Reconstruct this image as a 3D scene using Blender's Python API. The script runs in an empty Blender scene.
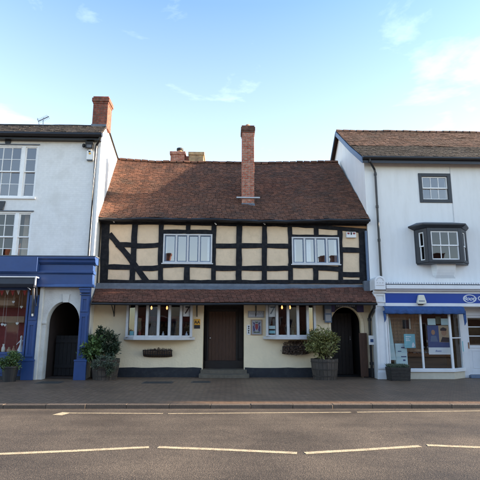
import bpy, bmesh, math, random
from mathutils import Vector, Matrix, noise

random.seed(7)
R = math.radians
S = bpy.context.scene
COL = S.collection

# ------------------------------------------------------------------ camera
FPX = 460.0
PITCH, YAW, ROLL = 11.24, 1.4, 0.2
CAM = Vector((0.0, -17.0, 1.6))
CROT = Matrix.Rotation(R(-YAW), 3, 'Z') @ Matrix.Rotation(R(90 + PITCH), 3, 'X') @ Matrix.Rotation(R(ROLL), 3, 'Z')
cd = bpy.data.cameras.new('camera')
cd.sensor_width = 36.0
cd.lens = FPX / 480.0 * 36.0
cd.clip_start = 0.1
cd.clip_end = 3000
cam = bpy.data.objects.new('camera', cd)
cam.matrix_world = Matrix.Translation(CAM) @ CROT.to_4x4()
COL.objects.link(cam)
S.camera = cam

# ------------------------------------------------------------------ light
SUN_EL, SUN_PHI = 15.2, 0.5          # elevation; angle from +X towards +Y (behind the houses)
SKY_STRENGTH = 0.10
SUN_STRENGTH = 5.0
S.view_settings.view_transform = 'Standard'
S.view_settings.look = 'None'
S.view_settings.gamma = 1.0
S.view_settings.exposure = 2.15
S.view_settings.use_curve_mapping = False

W_ = bpy.data.worlds.new('World')
S.world = W_
W_.use_nodes = True
nt = W_.node_tree
nt.nodes.clear()
wo = nt.nodes.new('ShaderNodeOutputWorld')
bg = nt.nodes.new('ShaderNodeBackground')
sky = nt.nodes.new('ShaderNodeTexSky')
sky.sky_type = 'NISHITA'
sky.sun_disc = False
sky.sun_elevation = R(SUN_EL)
sky.sun_rotation = R(90 - SUN_PHI)
sky.altitude = 50
sky.air_density = 1.0
sky.dust_density = 0.6
sky.ozone_density = 1.0
bg.inputs['Strength'].default_value = SKY_STRENGTH
tc = nt.nodes.new('ShaderNodeTexCoord')
mp = nt.nodes.new('ShaderNodeMapping')
mp.inputs['Scale'].default_value = (1.0, 1.0, 2.8)
mp.inputs['Rotation'].default_value = (0, R(32), 0)
mp.inputs['Location'].default_value = (1.7, 0.6, 1.1)
nz = nt.nodes.new('ShaderNodeTexNoise')
nz.inputs['Scale'].default_value = 3.4
nz.inputs['Detail'].default_value = 9
nz.inputs['Roughness'].default_value = 0.6
nz.inputs['Distortion'].default_value = 0.35
cr = nt.nodes.new('ShaderNodeValToRGB')
cr.color_ramp.elements[0].position = 0.575
cr.color_ramp.elements[0].color = (0, 0, 0, 1)
cr.color_ramp.elements[1].position = 0.95
cr.color_ramp.elements[1].color = (0.40, 0.40, 0.40, 1)
mx = nt.nodes.new('ShaderNodeMixRGB')
mx.inputs['Color2'].default_value = (7.2, 7.0, 6.9, 1)
L = nt.links.new
L(tc.outputs['Generated'], mp.inputs['Vector'])
L(mp.outputs['Vector'], nz.inputs['Vector'])
# thin cloud gathers in a few banks, drawn out along the wind
prev = nz.outputs['Fac']
for (bx, by, lo, amt) in ((458, 58, 0.986, 0.11), (425, 22, 0.988, 0.03), (330, 8, 0.992, 0.03), (192, 34, 0.994, 0.03), (30, 0, 0.99, 0.02)):
    bd = (CROT @ Vector(((bx - 240) / FPX, (240 - by) / FPX, -1.0))).normalized()
    dt = nt.nodes.new('ShaderNodeVectorMath')
    dt.operation = 'DOT_PRODUCT'
    dt.inputs[1].default_value = bd
    nrm = nt.nodes.new('ShaderNodeVectorMath')
    nrm.operation = 'NORMALIZE'
    L(tc.outputs['Generated'], nrm.inputs[0])
    L(nrm.outputs['Vector'], dt.inputs[0])
    mr = nt.nodes.new('ShaderNodeMapRange')
    mr.interpolation_type = 'SMOOTHSTEP'
    mr.inputs['From Min'].default_value = lo
    mr.inputs['From Max'].default_value = 1.0
    mr.inputs['To Max'].default_value = amt
    L(dt.outputs['Value'], mr.inputs['Value'])
    ad = nt.nodes.new('ShaderNodeMath')
    L(prev, ad.inputs[0])
    L(mr.outputs['Result'], ad.inputs[1])
    prev = ad.outputs[0]
L(prev, cr.inputs['Fac'])
mm = nt.nodes.new('ShaderNodeMath')
mm.operation = 'MULTIPLY'
mm.inputs[1].default_value = 1.0
L(cr.outputs['Color'], mm.inputs[0])
L(mm.outputs[0], mx.inputs['Fac'])
# pale haze low over the roofs
hz = nt.nodes.new('ShaderNodeSeparateXYZ')
L(tc.outputs['Generated'], hz.inputs[0])
hm = nt.nodes.new('ShaderNodeMapRange')
hm.inputs['From Min'].default_value = 0.15
hm.inputs['From Max'].default_value = 0.62
hm.inputs['To Min'].default_value = 0.22
hm.inputs['To Max'].default_value = 0.0
L(hz.outputs['Z'], hm.inputs['Value'])
hx = nt.nodes.new('ShaderNodeMixRGB')
hx.inputs['Color2'].default_value = (7.6, 5.6, 5.2, 1)
L(hm.outputs['Result'], hx.inputs['Fac'])
L(sky.outputs['Color'], hx.inputs['Color1'])
L(hx.outputs['Color'], mx.inputs['Color1'])
tint = nt.nodes.new('ShaderNodeMixRGB')
tint.blend_type = 'MULTIPLY'
tint.inputs['Fac'].default_value = 1.0
tint.inputs['Color2'].default_value = (0.97, 1.10, 1.16, 1)
L(mx.outputs['Color'], tint.inputs['Color1'])
L(tint.outputs['Color'], bg.inputs['Color'])
L(bg.outputs['Background'], wo.inputs['Surface'])

sd = bpy.data.lights.new('sun', 'SUN')
sd.energy = SUN_STRENGTH
sd.angle = R(0.5)
sd.color = (1.0, 0.80, 0.58)
sun = bpy.data.objects.new('sun', sd)
dv = Vector((math.cos(R(SUN_EL)) * math.cos(R(SUN_PHI)), math.cos(R(SUN_EL)) * math.sin(R(SUN_PHI)), math.sin(R(SUN_EL))))
sun.rotation_euler = dv.to_track_quat('Z', 'Y').to_euler()
sun.location = (40, 10, 30)
COL.objects.link(sun)


# ------------------------------------------------------------------ survey: photo point on the plane Y = const -> world
def P(px, py, Y):
    d = CROT @ Vector(((px - 240) / FPX, (240 - py) / FPX, -1.0))
    t = (Y - CAM.y) / d.y
    return CAM + d * t


def PX(px, py, Y): return P(px, py, Y).x
def PZ(px, py, Y): return P(px, py, Y).z


def G(px, py, Z):
    """photo point on the horizontal plane Z"""
    d = CROT @ Vector(((px - 240) / FPX, (240 - py) / FPX, -1.0))
    t = (Z - CAM.z) / d.z
    return CAM + d * t


def rect(x0, y0, x1, y1, Y):
    ym, xm = (y0 + y1) / 2, (x0 + x1) / 2
    return PX(x0, ym, Y), PX(x1, ym, Y), PZ(xm, y1, Y), PZ(xm, y0, Y)


# ------------------------------------------------------------------ materials
def mat(name, base=(0.5, 0.5, 0.5), rough=0.7, var=0.0, vscale=6.0, bump=0.0, bscale=40.0, spec=0.5, metal=0.0,
        stain=None, stain_amt=0.0, stain_scale=1.5, island=0.0, stretch=None, coat=0.0):
    m = bpy.data.materials.new(name)
    m.use_nodes = True
    n = m.node_tree.nodes
    l = m.node_tree.links.new
    b = n['Principled BSDF']
    b.inputs['Roughness'].default_value = rough
    b.inputs['Metallic'].default_value = metal
    b.inputs['Specular IOR Level'].default_value = spec
    if coat:
        b.inputs['Coat Weight'].default_value = coat
        b.inputs['Coat Roughness'].default_value = 0.15
    c = n.new('ShaderNodeRGB')
    c.outputs[0].default_value = (*base, 1)
    out = c.outputs[0]
    t = n.new('ShaderNodeTexCoord')
    vec = t.outputs['Object']
    if stretch:
        mpn = n.new('ShaderNodeMapping')
        mpn.inputs['Scale'].default_value = stretch
        l(vec, mpn.inputs['Vector'])
        vec = mpn.outputs['Vector']
    if var:
        nz = n.new('ShaderNodeTexNoise')
        nz.inputs['Scale'].default_value = vscale
        nz.inputs['Detail'].default_value = 6
        nz.inputs['Roughness'].default_value = 0.65
        l(vec, nz.inputs['Vector'])
        mr = n.new('ShaderNodeMapRange')
        mr.inputs['From Min'].default_value = 0.25
        mr.inputs['From Max'].default_value = 0.75
        mr.inputs['To Min'].default_value = 1 - var
        mr.inputs['To Max'].default_value = 1 + var
        l(nz.outputs['Fac'], mr.inputs['Value'])
        mu = n.new('ShaderNodeVectorMath')
        mu.operation = 'SCALE'
        l(out, mu.inputs[0])
        l(mr.outputs['Result'], mu.inputs['Scale'])
        out = mu.outputs['Vector']
    if island:
        g = n.new('ShaderNodeNewGeometry')
        mr = n.new('ShaderNodeMapRange')
        mr.inputs['To Min'].default_value = 1 - island
        mr.inputs['To Max'].default_value = 1 + island
        l(g.outputs['Random Per Island'], mr.inputs['Value'])
        mu = n.new('ShaderNodeVectorMath')
        mu.operation = 'SCALE'
        l(out, mu.inputs[0])
        l(mr.outputs['Result'], mu.inputs['Scale'])
        out = mu.outputs['Vector']
    if stain:
        nz = n.new('ShaderNodeTexNoise')
        nz.inputs['Scale'].default_value = stain_scale
        nz.inputs['Detail'].default_value = 8
        nz.inputs['Roughness'].default_value = 0.7
        l(vec, nz.inputs['Vector'])
        rp = n.new('ShaderNodeMapRange')
        rp.inputs['From Min'].default_value = 0.48
        rp.inputs['From Max'].default_value = 0.72
        rp.inputs['To Max'].default_value = stain_amt
        l(nz.outputs['Fac'], rp.inputs['Value'])
        mxn = n.new('ShaderNodeMixRGB')
        mxn.inputs['Color2'].default_value = (*stain, 1)
        l(rp.outputs['Result'], mxn.inputs['Fac'])
        l(out, mxn.inputs['Color1'])
        out = mxn.outputs['Color']
    l(out, b.inputs['Base Color'])
    if bump:
        nb = n.new('ShaderNodeTexNoise')
        nb.inputs['Scale'].default_value = bscale
        nb.inputs['Detail'].default_value = 5
        l(vec, nb.inputs['Vector'])
        bp = n.new('ShaderNodeBump')
        bp.inputs['Strength'].default_value = bump
        bp.inputs['Distance'].default_value = 0.02
        l(nb.outputs['Fac'], bp.inputs['Height'])
        l(bp.outputs['Normal'], b.inputs['Normal'])
    m['out'] = 1
    return m


def brick_mat(name, c1, c2, mortar, bw=0.225, bh=0.075, ms=0.012, rough=0.85, bump=0.5, var=0.25, dirt=None, dirt_amt=0.4,
              horizontal=False, rot=0.0, spec=0.3, dirt_scale=2.0):
    m = bpy.data.materials.new(name)
    m.use_nodes = True
    n = m.node_tree.nodes
    l = m.node_tree.links.new
    b = n['Principled BSDF']
    b.inputs['Roughness'].default_value = rough
    b.inputs['Specular IOR Level'].default_value = spec
    t = n.new('ShaderNodeTexCoord')
    if horizontal:
        mpn = n.new('ShaderNodeMapping')
        mpn.inputs['Rotation'].default_value = (0, 0, rot)
        l(t.outputs['Object'], mpn.inputs['Vector'])
        vec = mpn.outputs['Vector']
    else:
        s = n.new('ShaderNodeSeparateXYZ')
        l(t.outputs['Object'], s.inputs[0])
        a = n.new('ShaderNodeMath')
        l(s.outputs['X'], a.inputs[0])
        l(s.outputs['Y'], a.inputs[1])
        cb = n.new('ShaderNodeCombineXYZ')
        l(a.outputs[0], cb.inputs['X'])
        l(s.outputs['Z'], cb.inputs['Y'])
        vec = cb.outputs[0]
    # wobble the courses a little
    wn = n.new('ShaderNodeTexNoise')
    wn.inputs['Scale'].default_value = 3.0
    l(t.outputs['Object'], wn.inputs['Vector'])
    wm = n.new('ShaderNodeVectorMath')
    wm.operation = 'MULTIPLY_ADD'
    wm.inputs[1].default_value = (0.02, 0.02, 0.0)
    l(wn.outputs['Color'], wm.inputs[0])
    l(vec, wm.inputs[2])
    bk = n.new('ShaderNodeTexBrick')
    bk.inputs['Color1'].default_value = (*c1, 1)
    bk.inputs['Color2'].default_value = (*c2, 1)
    bk.inputs['Mortar'].default_value = (*mortar, 1)
    bk.inputs['Scale'].default_value = 1.0
    bk.inputs['Mortar Size'].default_value = ms
    bk.inputs['Mortar Smooth'].default_value = 0.3
    bk.inputs['Brick Width'].default_value = bw
    bk.inputs['Row Height'].default_value = bh
    l(wm.outputs[0], bk.inputs['Vector'])
    nz = n.new('ShaderNodeTexNoise')
    nz.inputs['Scale'].default_value = 9.0
    nz.inputs['Detail'].default_value = 8
    l(t.outputs['Object'], nz.inputs['Vector'])
    mr = n.new('ShaderNodeMapRange')
    mr.inputs['From Min'].default_value = 0.25
    mr.inputs['From Max'].default_value = 0.75
    mr.inputs['To Min'].default_value = 1 - var
    mr.inputs['To Max'].default_value = 1 + var
    l(nz.outputs['Fac'], mr.inputs['Value'])
    mu = n.new('ShaderNodeVectorMath')
    mu.operation = 'SCALE'
    l(bk.outputs['Color'], mu.inputs[0])
    l(mr.outputs['Result'], mu.inputs['Scale'])
    out = mu.outputs['Vector']
    if dirt:
        nd = n.new('ShaderNodeTexNoise')
        nd.inputs['Scale'].default_value = dirt_scale
        nd.inputs['Detail'].default_value = 7
        l(t.outputs['Object'], nd.inputs['Vector'])
        rp = n.new('ShaderNodeMapRange')
        rp.inputs['From Min'].default_value = 0.47
        rp.inputs['From Max'].default_value = 0.68
        rp.inputs['To Max'].default_value = dirt_amt
        l(nd.outputs['Fac'], rp.inputs['Value'])
        mxn = n.new('ShaderNodeMixRGB')
        mxn.inputs['Color2'].default_value = (*dirt, 1)
        l(rp.outputs['Result'], mxn.inputs['Fac'])
        l(out, mxn.inputs['Color1'])
        out = mxn.outputs['Color']
    l(out, b.inputs['Base Color'])
    bp = n.new('ShaderNodeBump')
    bp.inputs['Strength'].default_value = bump
    bp.inputs['Distance'].default_value = 0.008
    bp.invert = True
    ad = n.new('ShaderNodeMath')
    ad.operation = 'MULTIPLY_ADD'
    ad.inputs[1].default_value = -0.5
    l(nz.outputs['Fac'], ad.inputs[0])
    l(bk.outputs['Fac'], ad.inputs[2])
    l(ad.outputs[0], bp.inputs['Height'])
    l(bp.outputs['Normal'], b.inputs['Normal'])
    return m


def glass_mat(name, f0=0.10, tint=(0.9, 0.93, 0.95), wob=0.02, wscale=1.6):
    m = bpy.data.materials.new(name)
    m.use_nodes = True
    n = m.node_tree.nodes
    l = m.node_tree.links.new
    n.clear()
    o = n.new('ShaderNodeOutputMaterial')
    tr = n.new('ShaderNodeBsdfTransparent')
    tr.inputs['Color'].default_value = (*tint, 1)
    gl = n.new('ShaderNodeBsdfGlossy')
    gl.inputs['Roughness'].default_value = 0.02
    fr = n.new('ShaderNodeLayerWeight')
    fr.inputs['Blend'].default_value = 0.25
    mr = n.new('ShaderNodeMapRange')
    mr.inputs['To Min'].default_value = f0
    mr.inputs['To Max'].default_value = 1.0
    l(fr.outputs['Facing'], mr.inputs['Value'])
    pw = n.new('ShaderNodeMath')
    pw.operation = 'POWER'
    pw.inputs[1].default_value = 3.0
    l(fr.outputs['Facing'], pw.inputs[0])
    l(pw.outputs[0], mr.inputs['Value'])
    mx = n.new('ShaderNodeMixShader')
    l(mr.outputs['Result'], mx.inputs['Fac'])
    l(tr.outputs[0], mx.inputs[1])
    l(gl.outputs[0], mx.inputs[2])
    l(mx.outputs[0], o.inputs['Surface'])
    t = n.new('ShaderNodeTexCoord')
    nz = n.new('ShaderNodeTexNoise')
    nz.inputs['Scale'].default_value = wscale
    l(t.outputs['Object'], nz.inputs['Vector'])
    bp = n.new('ShaderNodeBump')
    bp.inputs['Strength'].default_value = 1.0
    bp.inputs['Distance'].default_value = wob
    l(nz.outputs['Fac'], bp.inputs['Height'])
    l(bp.outputs['Normal'], gl.inputs['Normal'])
    return m


def glow_mat(name, color, strength):
    m = bpy.data.materials.new(name)
    m.use_nodes = True
    b = m.node_tree.nodes['Principled BSDF']
    b.inputs['Base Color'].default_value = (*color, 1)
    b.inputs['Emission Color'].default_value = (*color, 1)
    b.inputs['Emission Strength'].default_value = strength
    return m


M = {}
M['white_brick'] = brick_mat('white_painted_brick', (0.69, 0.69, 0.69), (0.71, 0.71, 0.705), (0.66, 0.665, 0.665), ms=0.009, bump=0.22, var=0.05,
                             dirt=(0.5, 0.49, 0.46), dirt_amt=0.35, rough=0.6)
M['white_render'] = mat('white_render', (0.745, 0.745, 0.74), 0.75, 0.04, 2, 0.2, 40, stain=(0.50, 0.49, 0.46), stain_amt=0.26, stain_scale=1.3, stretch=(2.2, 2.2, 0.4))
M['old_white'] = mat('weathered_white_paint', (0.62, 0.61, 0.58), 0.75, 0.12, 6, 0.4, 25, stain=(0.25, 0.23, 0.2), stain_amt=0.5, stain_scale=3)
M['cream'] = mat('cream_lime_render', (0.86, 0.72, 0.50), 0.85, 0.04, 4, 0.5, 14, stain=(0.52, 0.46, 0.34), stain_amt=0.28, stain_scale=1.3)
M['infill'] = mat('ochre_plaster_infill', (0.72, 0.55, 0.375), 0.85, 0.05, 5, 0.5, 10, stain=(0.44, 0.33, 0.21), stain_amt=0.5, stain_scale=2.2)
M['timber'] = mat('black_tarred_timber', (0.008, 0.009, 0.013), 0.7, 0.5, 9, 0.6, 12, spec=0.2, stain=(0.055, 0.052, 0.05), stain_amt=0.45, stain_scale=7)
M['plinth'] = mat('black_plinth_paint', (0.012, 0.015, 0.022), 0.6, 0.3, 5, 0.35, 12, stain=(0.07, 0.07, 0.07), stain_amt=0.35, stain_scale=4)
M['tile'] = mat('clay_roof_tile', (0.118, 0.048, 0.026), 0.85, 0.30, 2.2, 0.4, 30, stain=(0.052, 0.036, 0.025), stain_amt=0.75, stain_scale=1.5, island=0.38)
M['canopy_tile'] = mat('red_canopy_tile', (0.13, 0.050, 0.032), 0.8, 0.25, 3, 0.4, 30, stain=(0.07, 0.042, 0.028), stain_amt=0.6, stain_scale=1.3, island=0.30)
M['brown_tile'] = mat('brown_roof_tile', (0.125, 0.066, 0.043), 0.85, 0.25, 2.0, 0.4, 30, stain=(0.07, 0.055, 0.04), stain_amt=0.7, stain_scale=0.8, island=0.25)
M['dark_tile'] = mat('dark_roof_tile', (0.043, 0.032, 0.025), 0.85, 0.25, 2.0, 0.4, 30, stain=(0.04, 0.036, 0.022), stain_amt=0.7, stain_scale=2.0, island=0.3)
M['roof_under'] = mat('roof_boarding', (0.05, 0.03, 0.022), 0.9, 0.2)
M['brick'] = brick_mat('red_chimney_brick', (0.20, 0.048, 0.028), (0.27, 0.078, 0.046), (0.16, 0.12, 0.095), bump=0.8, var=0.35,
                       dirt=(0.07, 0.045, 0.035), dirt_amt=0.6, dirt_scale=5)
M['brick_old'] = brick_mat('patched_chimney_brick', (0.29, 0.062, 0.035), (0.38, 0.115, 0.065), (0.28, 0.22, 0.18), bump=0.9, var=0.45, ms=0.014,
                           dirt=(0.48, 0.34, 0.26), dirt_amt=0.4, dirt_scale=7)
M['brick_dark'] = brick_mat('sooty_cap_brick', (0.10, 0.040, 0.028), (0.14, 0.06, 0.04), (0.10, 0.08, 0.065), bump=0.8, var=0.4)
M['brick_buff'] = brick_mat('buff_chimney_brick', (0.36, 0.22, 0.11), (0.42, 0.28, 0.13), (0.33, 0.27, 0.2), bump=0.8, var=0.3, dirt=(0.12, 0.08, 0.06), dirt_amt=0.6, dirt_scale=3)
M['terracotta'] = mat('chimney_pot_clay', (0.36, 0.2, 0.12), 0.8, 0.25, 8)
M['lead'] = mat('lead_sheet', (0.105, 0.12, 0.145), 0.5, 0.25, 4, 0.35, 9, stain=(0.2, 0.21, 0.23), stain_amt=0.45, stain_scale=6)
M['steel'] = mat('galvanised_strap', (0.35, 0.36, 0.38), 0.45, 0.2, metal=0.6)
M['black'] = mat('black_gloss_iron', (0.012, 0.012, 0.014), 0.35, 0.2, 10)
M['black_matt'] = mat('black_matt', (0.014, 0.014, 0.016), 0.7, 0.2, 10)
M['bluegrey'] = mat('slate_blue_paint', (0.10, 0.15, 0.24), 0.5, 0.12, 5)
M['darkblack_frame'] = mat('charcoal_window_paint', (0.022, 0.026, 0.034), 0.45, 0.2, 6, 0.15, 20)
M['white_paint'] = mat('white_gloss_paint', (0.78, 0.78, 0.78), 0.4, 0.04, 6, stain=(0.5, 0.49, 0.46), stain_amt=0.3, stain_scale=5)
M['shop_white'] = mat('white_shopfront_paint', (0.74, 0.75, 0.77), 0.4, 0.04, 6, 0.1, 15, stain=(0.45, 0.45, 0.45), stain_amt=0.3, stain_scale=3)
M['grey_paint'] = mat('pale_grey_window_paint', (0.56, 0.56, 0.57), 0.5, 0.06, 7, stain=(0.34, 0.33, 0.32), stain_amt=0.3, stain_scale=5)
M['blue'] = mat('royal_blue_shop_paint', (0.024, 0.064, 0.20), 0.4, 0.10, 5, 0.1, 14, stain=(0.05, 0.08, 0.2), stain_amt=0.35, stain_scale=3)
M['fascia_blue'] = mat('deep_blue_fascia', (0.010, 0.055, 0.32), 0.3, 0.05, 4)
M['awning_blue'] = mat('blue_awning_canvas', (0.022, 0.066, 0.20), 0.8, 0.25, 7, 0.5, 14)
M['navy'] = mat('dark_awning_box', (0.018, 0.022, 0.035), 0.45, 0.2, 6)
M['brown_door'] = mat('brown_oak_door', (0.085, 0.040, 0.023), 0.6, 0.35, 6, 0.5, 20, stretch=(6, 6, 0.7))
M['dark_door'] = mat('dark_oak_surround', (0.016, 0.011, 0.009), 0.6, 0.3, 6, 0.4, 20)
M['stone'] = mat('worn_door_stone', (0.12, 0.10, 0.075), 0.8, 0.3, 5, 0.6, 18, stain=(0.06, 0.05, 0.04), stain_amt=0.6, stain_scale=4)
M['stall'] = mat('cream_stallriser', (0.55, 0.51, 0.42), 0.7, 0.1, 5, 0.15, 20)
M['barrel'] = mat('weathered_barrel_oak', (0.062, 0.049, 0.040), 0.8, 0.4, 5, 0.7, 18, stain=(0.11, 0.10, 0.09), stain_amt=0.4, stain_scale=6, stretch=(4, 4, 0.6), island=0.25)
M['hoop'] = mat('rusty_hoop_iron', (0.05, 0.042, 0.038), 0.6, 0.3, 10, metal=0.4)
M['soil'] = mat('potting_soil', (0.03, 0.022, 0.016), 0.95, 0.4, 20, 0.8, 30)
M['leaf_dark'] = mat('dark_evergreen_leaf', (0.034, 0.055, 0.027), 0.45, 0.3, 6, island=0.5)
M['leaf_grey'] = mat('grey_green_leaf', (0.075, 0.098, 0.062), 0.6, 0.3, 6, island=0.4)
M['leaf_bright'] = mat('fresh_green_leaf', (0.085, 0.14, 0.042), 0.45, 0.3, 6, island=0.45)
M['leaf_olive'] = mat('yellow_green_leaf', (0.20, 0.20, 0.065), 0.5, 0.3, 6, island=0.45)
M['leaf_dead'] = mat('dried_brown_plant', (0.13, 0.088, 0.062), 0.8, 0.3, 8, island=0.5)
M['coir'] = mat('coir_liner', (0.125, 0.080, 0.052), 0.95, 0.35, 14, 0.8, 40)
M['twig'] = mat('woody_stem', (0.045, 0.032, 0.022), 0.8, 0.3, 8)
M['wicker'] = mat('dark_woven_planter', (0.035, 0.030, 0.027), 0.7, 0.4, 12, 0.9, 60)
M['pot_dark'] = mat('dark_plastic_pot', (0.022, 0.022, 0.024), 0.5, 0.2, 8)
M['room'] = mat('dim_interior_wall', (0.07, 0.045, 0.035), 0.9, 0.2, 3)
M['room_red'] = mat('red_dado_rail', (0.32, 0.02, 0.02), 0.6, 0.15, 4)
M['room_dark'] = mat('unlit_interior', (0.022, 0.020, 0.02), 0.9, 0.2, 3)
M['room_warm'] = mat('shop_back_board', (0.42, 0.26, 0.15), 0.8, 0.25, 10)  # tone raised in place of the shop's inside lights
M['net'] = mat('pale_net_curtain', (0.62, 0.66, 0.70), 0.8, 0.08, 8)
M['curtain'] = mat('beige_curtain', (0.52, 0.40, 0.29), 0.85, 0.1, 8)
M['orange'] = mat('orange_cloth', (0.55, 0.16, 0.05), 0.8, 0.1, 8)
M['glass'] = glass_mat('window_glass', 0.09, wob=0.002)
M['glass_blue'] = glass_mat('old_sash_glass', 0.30, wob=0.0012)
M['glass_sash'] = glass_mat('dark_sash_glass', 0.21, wob=0.001)
M['glass_shop'] = glass_mat('shop_plate_glass', 0.11, wob=0.0008, wscale=0.6)
M['lamp_glow'] = glow_mat('lamp_bulb', (1.0, 0.40, 0.12), 0.75)
M['paper'] = mat('white_card', (0.75, 0.75, 0.74), 0.6, 0.03)
M['paper_grey'] = mat('grey_notice', (0.33, 0.34, 0.37), 0.6, 0.1, 10)
M['ink'] = mat('black_print', (0.02, 0.02, 0.025), 0.6)
M['red'] = mat('red_print', (0.26, 0.045, 0.05), 0.6)
M['yellow'] = mat('amber_plaque', (0.72, 0.36, 0.025), 0.4, 0.05)
M['purple'] = mat('purple_print', (0.06, 0.05, 0.15), 0.6, 0.1)
M['teal'] = mat('teal_poster', (0.22, 0.50, 0.55), 0.5, 0.04)
M['mint'] = mat('pale_mint_panel', (0.50, 0.66, 0.66), 0.5, 0.04)
M['poster_blue'] = mat('navy_poster', (0.03, 0.07, 0.19), 0.5, 0.15, 8)
M['skin_print'] = mat('tan_print', (0.42, 0.30, 0.18), 0.6, 0.1)
M['cloth_red'] = mat('dark_red_cloth', (0.16, 0.015, 0.018), 0.8, 0.3, 6)
M['bunting_red'] = mat('red_bunting_cloth', (0.50, 0.05, 0.06), 0.8, 0.1)
M['shelf'] = mat('pale_wood_shelf', (0.34, 0.22, 0.13), 0.7, 0.2, 8)
M['soffit'] = mat('bare_brown_board', (0.30, 0.165, 0.075), 0.8, 0.25, 4, 0.3, 14, stretch=(0.5, 3, 3))
M['silver'] = mat('pale_lettering', (0.62, 0.66, 0.74), 0.4)
M['chrome'] = mat('bright_handle', (0.75, 0.75, 0.75), 0.25, metal=0.8)
M['iron_cover'] = mat('cast_iron_cover', (0.045, 0.043, 0.042), 0.55, 0.3, 9, 0.5, 40)
M['line'] = mat('worn_road_paint', (0.50, 0.41, 0.27), 0.75, 0.2, 12, 0.4, 60, stain=(0.16, 0.125, 0.095), stain_amt=0.85, stain_scale=11)
M['kerb'] = mat('granite_kerb', (0.11, 0.085, 0.066), 0.7, 0.25, 6, 0.4, 40, island=0.15)
M['stoneware'] = mat('cream_enamel', (0.70, 0.68, 0.58), 0.45, 0.05)


# ------------------------------------------------------------------ mesh builder
class MB:
    def __init__(self):
        self.v, self.f = [], []

    def add(self, vs, fs):
        o = len(self.v)
        self.v += [tuple(p) for p in vs]
        self.f += [tuple(i + o for i in f) for f in fs]
        return self

    def hexa(self, p):            # 8 points: bottom ring 0-3, top ring 4-7
        return self.add(p, [(3, 2, 1, 0), (4, 5, 6, 7), (0, 1, 5, 4), (1, 2, 6, 5), (2, 3, 7, 6), (3, 0, 4, 7)])

    def box(self, x0, x1, y0, y1, z0, z1):
        return self.hexa([(x0, y0, z0), (x1, y0, z0), (x1, y1, z0), (x0, y1, z0), (x0, y0, z1), (x1, y0, z1), (x1, y1, z1), (x0, y1, z1)])

    def quad(self, a, b, c, d):
        return self.add([a, b, c, d], [(0, 1, 2, 3)])

    def prism(self, poly, y0, y1):    # poly in XZ, counter-clockwise seen from -Y
        n = len(poly)
        vs = [(x, y0, z) for x, z in poly] + [(x, y1, z) for x, z in poly]
        fs = [tuple(range(n)), tuple(range(2 * n - 1, n - 1, -1))]
        fs += [(i, i + n, (i + 1) % n + n, (i + 1) % n) for i in range(n)]
        return self.add(vs, fs)

    def slab(self, poly, z0, z1):     # poly in XY
        n = len(poly)
        vs = [(x, y, z0) for x, y in poly] + [(x, y, z1) for x, y in poly]
        fs = [tuple(range(n - 1, -1, -1)), tuple(range(n, 2 * n))]
        fs += [(i, (i + 1) % n, (i + 1) % n + n, i + n) for i in range(n)]
        return self.add(vs, fs)

    def profile_x(self, poly, x0, x1):  # poly in YZ swept along X
        n = len(poly)
        vs = [(x0, y, z) for y, z in poly] + [(x1, y, z) for y, z in poly]
        fs = [tuple(range(n)), tuple(range(2 * n - 1, n - 1, -1))]
        fs += [(i, i + n, (i + 1) % n + n, (i + 1) % n) for i in range(n)]
        return self.add(vs, fs)

    def tube(self, pts, r, n=8):
        pts = [Vector(p) for p in pts]
        rings = []
        for i, p in enumerate(pts):
            a = pts[max(i - 1, 0)]
            b = pts[min(i + 1, len(pts) - 1)]
            d = (b - a).normalized()
            u = d.cross(Vector((0, 0, 1)))
            if u.length < 1e-3:
                u = d.cross(Vector((1, 0, 0)))
            u.normalize()
            w = d.cross(u)
            rr = r[i] if isinstance(r, (list, tuple)) else r
            rings.append([p + (u * math.cos(2 * math.pi * k / n) + w * math.sin(2 * math.pi * k / n)) * rr for k in range(n)])
        vs = [q for ring in rings for q in ring]
        fs = []
        for i in range(len(rings) - 1):
            for k in range(n):
                fs.append((i * n + k, i * n + (k + 1) % n, (i + 1) * n + (k + 1) % n, (i + 1) * n + k))
        fs.append(tuple(range(n - 1, -1, -1)))
        fs.append(tuple((len(rings) - 1) * n + k for k in range(n)))
        return self.add(vs, fs)

    def lathe(self, prof, c, n=20):   # prof (r,z)
        vs, fs = [], []
        for r, z in prof:
            for k in range(n):
                a = 2 * math.pi * k / n
                vs.append((c[0] + r * math.cos(a), c[1] + r * math.sin(a), c[2] + z))
        m = len(prof)
        for i in range(m - 1):
            for k in range(n):
                fs.append((i * n + k, i * n + (k + 1) % n, (i + 1) * n + (k + 1) % n, (i + 1) * n + k))
        fs.append(tuple(range(n - 1, -1, -1)))
        fs.append(tuple((m - 1) * n + k for k in range(n)))
        return self.add(vs, fs)


def wloc(o):
    v = Vector((0, 0, 0))
    while o is not None:
        v += Vector(o.location)
        o = o.parent
    return v


def put(name, mb, m, parent=None, loc=None, bevel=0.0, smooth=False):
    """link the builder's shape (world coordinates) as ONE mesh object"""
    off = wloc(parent) if parent else Vector(loc or (0, 0, 0))
    if not mb.v:                      # only holds sub-parts
        o = bpy.data.objects.new(name, None)
        o.empty_display_size = 0.1
        COL.objects.link(o)
        if parent:
            o.parent = parent
        return o
    me = bpy.data.meshes.new(name)
    me.from_pydata([(x - off.x, y - off.y, z - off.z) for x, y, z in mb.v], [], mb.f)
    me.materials.append(m)
    me.update()
    if smooth:
        for p in me.polygons:
            p.use_smooth = True
    o = bpy.data.objects.new(name, me)
    COL.objects.link(o)
    if parent:
        o.parent = parent
    else:
        o.location = off
    if bevel:
        bv = o.modifiers.new('edge', 'BEVEL')
        bv.width = bevel
        bv.segments = 2
        bv.limit_method = 'ANGLE'
    return o


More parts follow.
